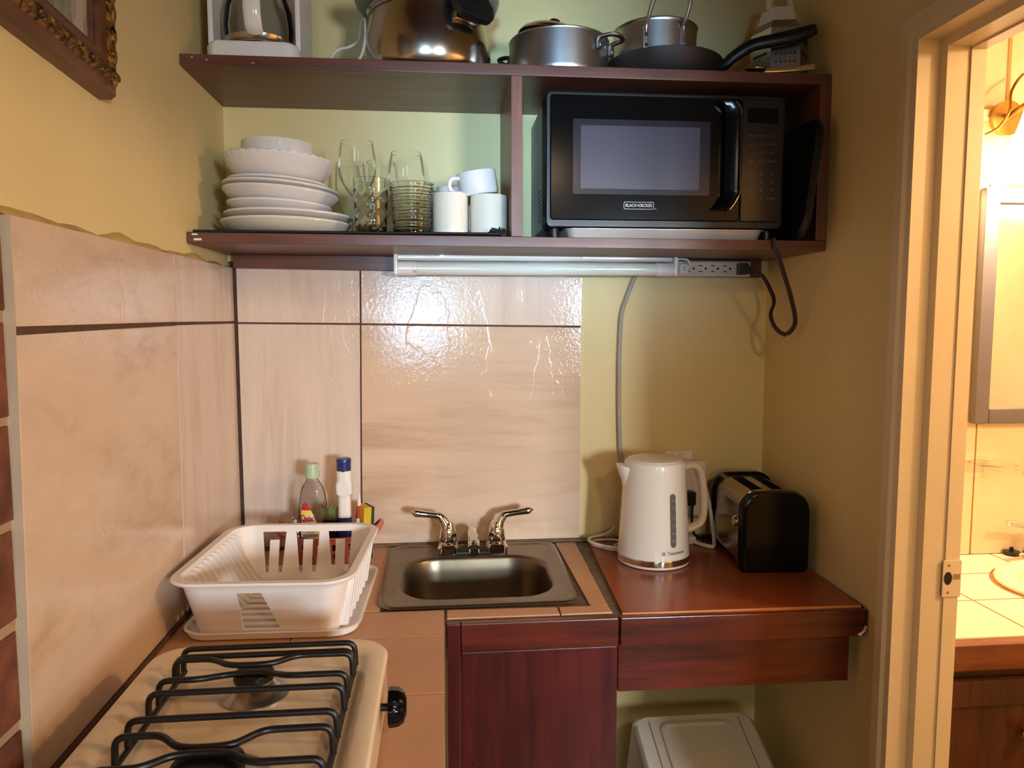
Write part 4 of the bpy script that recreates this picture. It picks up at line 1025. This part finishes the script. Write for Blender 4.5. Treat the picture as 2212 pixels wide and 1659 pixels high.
# ================================================================ OUTLET, PLUGS
op = thing('wall_outlet', 'white wall outlet plate behind the kettle', 'outlet', (.996, .0095, 1.030))
obj('plate', B(-.034, .034, -.006, 0, -.056, .056, .003, 3), M['white_pl'], op)
obj('screw', disc(new_bm(), (.002, -.006, .046), (0, -1, 0), .0022, 10, .001), M['steel'], op)
ad = thing('plug_adapter', 'white multi-way plug adapter on the wall outlet', 'adapter', (1.018, -.0005, 1.000))
obj('body', LF([[Vector((p.x, y, p.y)) for p in rrect(-.034+i, .034-i, -.062+i, .066-i, .010, 0)] for y, i in ((-.0005, 0), (-.024, 0), (-.028, .004))]), M['white_pl'], ad)
for (x, z) in ((.022, .046), (.012, .046), (-.008, -.004)): obj('slot', B(x-.0012, x+.0012, -.0285, -.0278, z-.005, z+.005), M['black_pl'], ad)
tag(obj('adapter_cord', TB(cat_rom([(1.026, -.036, 1.048), (1.039, -.048, 1.019), (1.050, -.055, .971), (1.0560, -.06, .925), (1.0560, -.07, .900), (1.050, -.088, .8872), (1.040, -.095, .8862), (1.024, -.075, .8862), (1.014, -.060, .8872)], 7), .0045, n=10), M['white_cord']), 'thick white cord drooping from the outlet between kettle and toaster', 'cord')
tag(obj('cord_block', LF([rrect(.986, 1.020, -.058, -.022, .004, .8822), rrect(.985, 1.021, -.059, -.021, .005, .895), rrect(.988, 1.018, -.056, -.024, .004, .898)]), M['white_pl']), 'small white cord block lying on the slab behind the kettle', 'cord block')
blp = thing('toaster_plug', 'black plug of the toaster in the adapter behind the kettle handle', 'plug', (1.012, -.0285, .985))
obj('body', LF([[Vector((p.x, y, p.y)) for p in rrect(-.010+i, .010-i, -.018+i, .014-i, .004, 0)] for y, i in ((0, 0), (-.016, 0), (-.020, .003))]), M['black_pl'], blp)

# ================================================================ TOASTER
to = thing('toaster', 'chrome and black two-slot toaster in the right corner of the counter', 'toaster', (1.118, -.152, .8816), math.radians(-3.5))
def troof(y, hw, z1, z0, r):
    pts = []
    for i in range(9):
        a = PI*0 + PI/2*i/8; pts.append(Vector((hw-r+r*math.cos(a), y, z1-r+r*math.sin(a))))
    for i in range(9):
        a = PI/2+PI/2*i/8; pts.append(Vector((-hw+r+r*math.cos(a), y, z1-r+r*math.sin(a))))
    pts += [Vector((-hw, y, z0+.008)), Vector((-hw+.006, y, z0)), Vector((hw-.006, y, z0)), Vector((hw, y, z0+.008))]
    return pts
body = LF([troof(y, .064, .160, .010, .038) for y in (-.088, .088)])
ct_ = new_bm()
for x in (-.022, .022): box(ct_, x-.0125, x+.0125, -.066, .066, .03, .2)
M['toaster_steel'] = plain('brushed_toaster_steel', (170, 156, 138), .2, 1, var=.05)
tbod = obj('shell', boolean_cut(body, ct_), M['toaster_steel'], to, sharp=40)
for x in (-.022, .022):
    obj('slot_liner', B(x-.0115, x+.0115, -.065, .065, .032, .034), M['black_pl'], tbod)
    for s_ in (-1, 1): obj('wire_guard', TB([(x+s_*.006, -.066, .120), (x+s_*.006, .066, .120)], .0011, n=6), M['steel'], tbod)
def endcap(y0, y1, bulge):
    return LF([troof(y0, .070, .166, 0, .040), troof(y0+(y1-y0)*.55, .070, .166, 0, .040), troof(y0+(y1-y0)*.85, .0675, .1635, .002, .040), troof(y1, .060, .156, .008, .036)])
ec = obj('end_cap', endcap(-.0885, -.112, 0), M['black_gl'], to, sharp=40)
obj('end_cap', endcap(.0885, .112, 0), M['black_gl'], to, sharp=40)
obj('trim_strip', LF([troof(y, .0705, .1668, .0, .0405) for y in (-.0880, -.0865)]), M['chrome'], to, sharp=40)
obj('side_knob', xform(disc(new_bm(), (0, 0, 0), (-1, 0, 0), .012, 24, .010), tr(-.0645, -.070, .098)), M['chrome'], to)

under(obj('power_cord', TB(cat_rom([(1.014, -.044, .972), (1.012, -.047, .940), (1.014, -.046, .915), (1.024, -.040, .895), (1.040, -.030, .8855), (1.056, -.022, .8850), (1.070, -.0185, .8850)], 6), .0030, n=8), M['black_pl']), to)

# ================================================================ GAS STOVE
sv = thing('gas_stove', 'cream enamel two-burner gas stove on the left counter', 'stove', (.219, -.900, .8805))
sx_, yb, yf = .153, .247, -.27
SH = .0745
body = LF([rrect(-sx_+.006, sx_-.006, yf+.006, yb-.006, .040, .008, 8), rrect(-sx_+.002, sx_-.002, yf+.002, yb-.002, .044, .012, 8), rrect(-sx_+.002, sx_-.002, yf+.002, yb-.002, .044, SH-.012, 8), rrect(-sx_, sx_, yf, yb, .046, SH-.010, 8), rrect(-sx_, sx_, yf, yb, .046, SH-.004, 8), rrect(-sx_+.004, sx_-.004, yf+.004, yb-.004, .043, SH, 8),
           rrect(-sx_+.022, sx_-.022, yf+.022, yb-.022, .035, SH, 8), rrect(-sx_+.030, sx_-.030, yf+.030, yb-.030, .030, SH-.006, 8), rrect(-sx_+.036, sx_-.036, yf+.036, yb-.036, .028, SH-.007, 8)])
obj('body', body, M['cream_enamel'], sv, sharp=50)
for (x, y) in ((-.11, -.2), (.11, -.2), (-.11, .2), (.11, .2)): obj('foot', L([(0, 0), (.010, 0), (.011, .004), (.009, .0085), (0, .0085)], 14, (x, y, 0)), M['black_pl'], sv)
def burner(x, y, k):
    z = SH-.007
    b = obj('burner', L([(.040*k, z), (.040*k, z+.002), (.036*k, z+.0035), (.030*k, z+.006), (.025*k, z+.013), (.0215*k, z+.016), (.0215*k, z+.019), (0, z+.019)], 40, (x, y, 0)), M['alu'], sv)
    def fn(r, zz, a): return (r*(1+.025*(1 if int(a*36/PI) % 2 else -1)) if zz < z+.023 else r), zz
    obj('burner_cap', L([(0, z+.0192), (.0225*k, z+.0192), (.0232*k, z+.0228), (.0232*k, z+.0268), (.0215*k, z+.0288), (.012*k, z+.0300), (0, z+.0302)], 72, (x, y, 0), fn), M['black_iron'], b)
burner(.002, .118, 1.0); burner(.004, -.062, 1.45)
M['scorch'] = plain('brown_scorch_mark', (150, 108, 74), .5, var=.3, vscale=120)
gt = obj('grate', TB([(-.096, .172, SH-.001), (-.096, -.24, SH-.001)], .0036, n=8), M['black_iron'], sv)
obj('side_rail', TB([(.114, .172, SH-.001), (.114, -.24, SH-.001)], .0036, n=8), M['black_iron'], gt)
GZ = SH+.0285
def bar(y, mid=0, lift=0):
    L0, R0 = -.097, .115
    P = [(L0, y, SH-.001), (L0+.001, y, GZ)]
    if mid:
        P += [(-.052, y, GZ), (-.030, y+mid*.85, GZ+lift), (-.015, y+mid, GZ+lift), (.011, y+mid, GZ+lift), (.026, y+mid*.85, GZ+lift), (.048, y, GZ)]
    P += [(R0-.001, y, GZ), (R0, y, SH-.001)]
    obj('crossbar', TB(fillet(P, .011), .0036, n=10), M['black_iron'], gt)
for (y, m_, l_) in ((.170, 0, 0), (.147, 0, 0), (.140, -.020, 0), (.089, .018, -.004), (.060, 0, 0), (.006, 0, 0), (-.024, -.026, 0), (-.079, .020, 0), (-.118, 0, 0), (-.15, 0, 0)): bar(y, m_, l_)
kn = obj('control_knob', TB([(.1515, .105, .050), (.161, .105, .050)], .0045, n=12), M['black_pl'], sv)
def fnk(r, z, a): return (r*(1-.05*(1 if int(a*10/PI) % 2 else 0)) if r > .02 else r), z
obj('dial', L([(0, 0), (.0225, 0), (.0230, .004), (.0220, .012), (.018, .018), (.010, .021), (0, .0215)], 60, (0, 0, 0), fnk), M['black_gl'], kn, (.161, .105, .050), (0, PI/2, 0))

# ================================================================ BIN UNDER THE COUNTER
bi = thing('waste_bin', 'white swing-lid waste bin under the right end of the counter', 'bin', (1.003, -.205, FZ))
bi.scale = (.95, .95, .865)
obj('bucket', LF([rrect(-.125, .125, -.105, .105, .03, 0), rrect(-.160, .160, -.128, .128, .035, .455), rrect(-.166, .166, -.134, .134, .037, .460), rrect(-.166, .166, -.134, .134, .037, .475)]), M['bin'], bi)
def slope(pts, up=0): return [Vector((p.x, p.y - up*.45, .555+(p.y+.10)*.42+up)) for p in pts]
obj('lid', LF([rrect(-.164, .164, -.132, .132, .036, .4755), rrect(-.160, .160, -.128, .128, .034, .515), slope(rrect(-.150, .150, -.118, .120, .034, 0), -.012), slope(rrect(-.138, .138, -.106, .112, .030, 0))]), M['bin'], bi, sharp=45)
obj('swing_flap', LF([slope(rrect(-.088, .088, -.096, .094, .022, 0), .0004), slope(rrect(-.086, .086, -.094, .092, .022, 0), .006), slope(rrect(-.080, .080, -.088, .086, .020, 0), .007), slope(rrect(-.072, .072, -.080, .078, .018, 0), .0025)]), M['bin'], bi, sharp=30)
for sx in (-1, 1):
    obj('side_seam', TB([(sx*.108, -.1060, .5535), (sx*.108, .10, .640)], .0009, n=6), M['print_grey'], bi)

# ================================================================ BATHROOM
va = thing('bathroom_vanity', 'tiled bathroom vanity with dark wood doors seen through the doorway', 'vanity', (1.80, -.19, FZ))
VZ = .80-FZ
obj('carcass', B(-.505, .50, -.222, .235, 0, VZ-.060), M['vanity_wood'], va)
obj('edge_trim', B(-.508, .50, -.245, -.223, VZ-.056, VZ-.001, .006, 3), M['vanity_trim'], va)
vtop = LF([[Vector((x, y, z)) for x, y in ((-.508, -.2225), (.50, -.2225), (.50, .2335), (-.508, .2335))] for z in (VZ-.058, VZ-.004)])
hole = LF([[Vector((.09+.205*math.cos(a), -.005+.158*math.sin(a), z)) for a in [2*PI*i/48 for i in range(48)]] for z in (VZ-.09, VZ+.02)])
obj('grout_bed', boolean_cut(vtop, hole), M['bath_grout'], va)
def vt(poly):
    t_ = LF([[Vector((x, y, z)) for x, y in poly] for z in (VZ-.0035, VZ)])
    h_ = LF([[Vector((.09+.205*math.cos(a), -.005+.158*math.sin(a), z)) for a in [2*PI*i/48 for i in range(48)]] for z in (VZ-.09, VZ+.02)])
    obj('tile', boolean_cut(t_, h_), M['vanity_tile'], va, sharp=20)
for (x0, x1) in ((-.505, -.2435), (-.2385, .019), (.024, .28), (.285, .498)):
    for (y0, y1) in ((-.221, -.0525), (-.0475, .10), (.105, .232)): vt([(x0, y0), (x1, y0), (x1, y1), (x0, y1)])
bs = obj('basin', LF([[Vector((.09+a*math.cos(t_), -.005+b*math.sin(t_), VZ+z)) for t_ in [2*PI*i/56 for i in range(56)]] for a, b, z in ((.2, .153, .0), (.212, .165, .002), (.212, .165, .009), (.203, .156, .014), (.175, .130, .013), (.160, .115, .005), (.145, .103, -.03), (.10, .07, -.085), (.03, .02, -.105))], cap0=False), M['porcelain'], va, sharp=70)
obj('rim_stain', LF([[Vector((.09+a*math.cos(t_), -.005+b*math.sin(t_), VZ+z)) for t_ in [PI*.72+PI*.6*i/24 for i in range(25)]] for a, b, z in ((.206, .159, .0004), (.218+.0, .171, .0006), (.2205, .173, .0006), (.218, .170, .0030))], cap0=False, cap1=False, closed=False), M['stain'], bs)
for i in range(3):
    x0 = -.49+.29*i
    dd = obj('door', B(x0, x0+.275, -.2345, -.2225, .06, VZ-.075, .003), M['vanity_wood'], va)
    for (a0, a1, z0, z1) in ((x0, x0+.045, .06, VZ-.075), (x0+.23, x0+.275, .06, VZ-.075), (x0+.045, x0+.23, VZ-.125, VZ-.075), (x0+.045, x0+.23, .06, .12)):
        obj('frame_strip', B(a0, a1, -.2405, -.2340, z0, z1, .002), M['vanity_wood'], dd)
obj('knob', L([(0, .024), (.013, .022), (.016, .016), (.013, .009), (.006, .006), (.006, 0), (0, 0)], 24), M['brass'], va, (-.275, -.2405, .685), (PI/2, 0, 0))
bt_ = thing('basin_tap', 'chrome lever tap on the bathroom basin', 'tap', (1.905, .000, .8145))
obj('body', L([(0, 0), (.026, 0), (.027, .004), (.020, .012), (.018, .040), (.020, .052), (.014, .062), (0, .064)], 28), M['chrome'], bt_)
obj('lever', TB(cat_rom([(0, 0, .058), (-.025, -.004, .068), (-.055, -.008, .076), (-.082, -.012, .080)], 5), .0075, radii=None, n=14), M['chrome'], bt_)
obj('lever_tip', L([(.008, 0), (.0085, .003), (.005, .006), (0, .0075)], 16), M['chrome'], bt_, (-.082, -.012, .080), (0, -PI/2+.1, 0))
obj('spout', TB(cat_rom([(0, -.010, .030), (0, -.045, .048), (0, -.085, .046), (0, -.098, .034)], 5), .011, n=14), M['chrome'], bt_)
sto = thing('basin_stopper', 'small dark rubber stopper behind the bathroom basin', 'stopper', (1.868, .030, .8006))
obj('plug', L([(0, 0), (.015, 0), (.018, .008), (.019, .010), (0, .010)], 24), M['black_pl'], sto)
obj('tab', B(-.005, .005, -.002, .002, .010, .020, .001), M['black_pl'], sto)
sd = thing('glass_soap_dish', 'clear glass soap dish fixed to the bathroom wall', 'soap dish', (1.782, .0435, 1.030))
obj('ring', TB(cat_rom([(-.060, -.006, .016), (-.055, -.055, .012), (-.010, -.090, .004), (.035, -.095, -.002), (.058, -.070, -.002), (.050, -.030, .006), (.010, -.006, .014)], 6, True), .005, closed=True, n=10), M['glass'], sd)
obj('plate', LF([rrect(-.050, .045, -.085, -.002, .03, .010), rrect(-.050, .045, -.085, -.002, .03, .013)]), M['glass'], sd)
obj('bracket', LF([[Vector((p.x, y, p.y)) for p in rrect(-.055, .010, -.028, .014, .010, 0)] for y in (-.022, 0)]), M['glass'], sd)
mi = thing('bathroom_mirror', 'mirror with a wide grey-brown frame on the bathroom wall', 'mirror', (2.02, .0435, 1.42))
obj('glass', B(-.245, .245, -.010, -.001, -.252, .252), M['mirror'], mi)
for (x0, x1, z0, z1) in ((-.278, -.2405, -.285, .285), (.2405, .278, -.285, .285), (-.2405, .2405, -.285, -.2475), (-.2405, .2405, .2475, .285)):
    obj('frame_rail', B(x0, x1, -.024, -.0005, z0, z1, .004), M['mirror_frame'], mi)
la = thing('bathroom_wall_lamp', 'lit bathroom wall lamp with a bell-shaped glass shade above the mirror', 'lamp', (1.775, .019, 1.862))
obj('back_plate', LF([[Vector((.04*math.cos(a), y, .04*math.sin(a))) for a in [2*PI*i/28 for i in range(28)]] for y in (.0, -.012)]), M['brass'], la)
obj('arm', TB(cat_rom([(0, -.010, 0), (0, -.05, .012), (0, -.085, .018), (0, -.098, .004)], 5), .007, n=10), M['brass'], la)
s = NT('lit_frosted_shade'); s.t.nodes.remove(s.p)
em = s.n('ShaderNodeEmission'); em.inputs['Color'].default_value = (1, .76, .46, 1); em.inputs['Strength'].default_value = 11
s.l(em.outputs[0], s.out.inputs[0]); M['shade'] = s.m
def fns(r, z, a): return r*(1+.03*math.sin(a*8)*max(0, -z-.06)/.12), z
obj('shade', L([(.018, .012), (.024, .004), (.030, -.02), (.042, -.06), (.064, -.105), (.092, -.140), (.100, -.150), (.098, -.151), (.090, -.141), (.062, -.106), (.040, -.061), (.028, -.02), (.022, .003), (.016, .011)], 64, (0, -.098, 0), fns), M['shade'], la, sharp=70)
obj('lamp_wire', TB(cat_rom([(.03, -.012, .10), (0, -.03, .075), (-.02, -.040, .045), (-.026, -.046, .005), (-.045, -.040, -.030), (-.07, -.030, -.045)], 6), .0032, n=8), M['brass'], la)
# the bathroom lamp's own light
point('bathroom_lamp_bulb', (1.775, -.079, 1.765), 26, (1.0, .78, .54), .03)
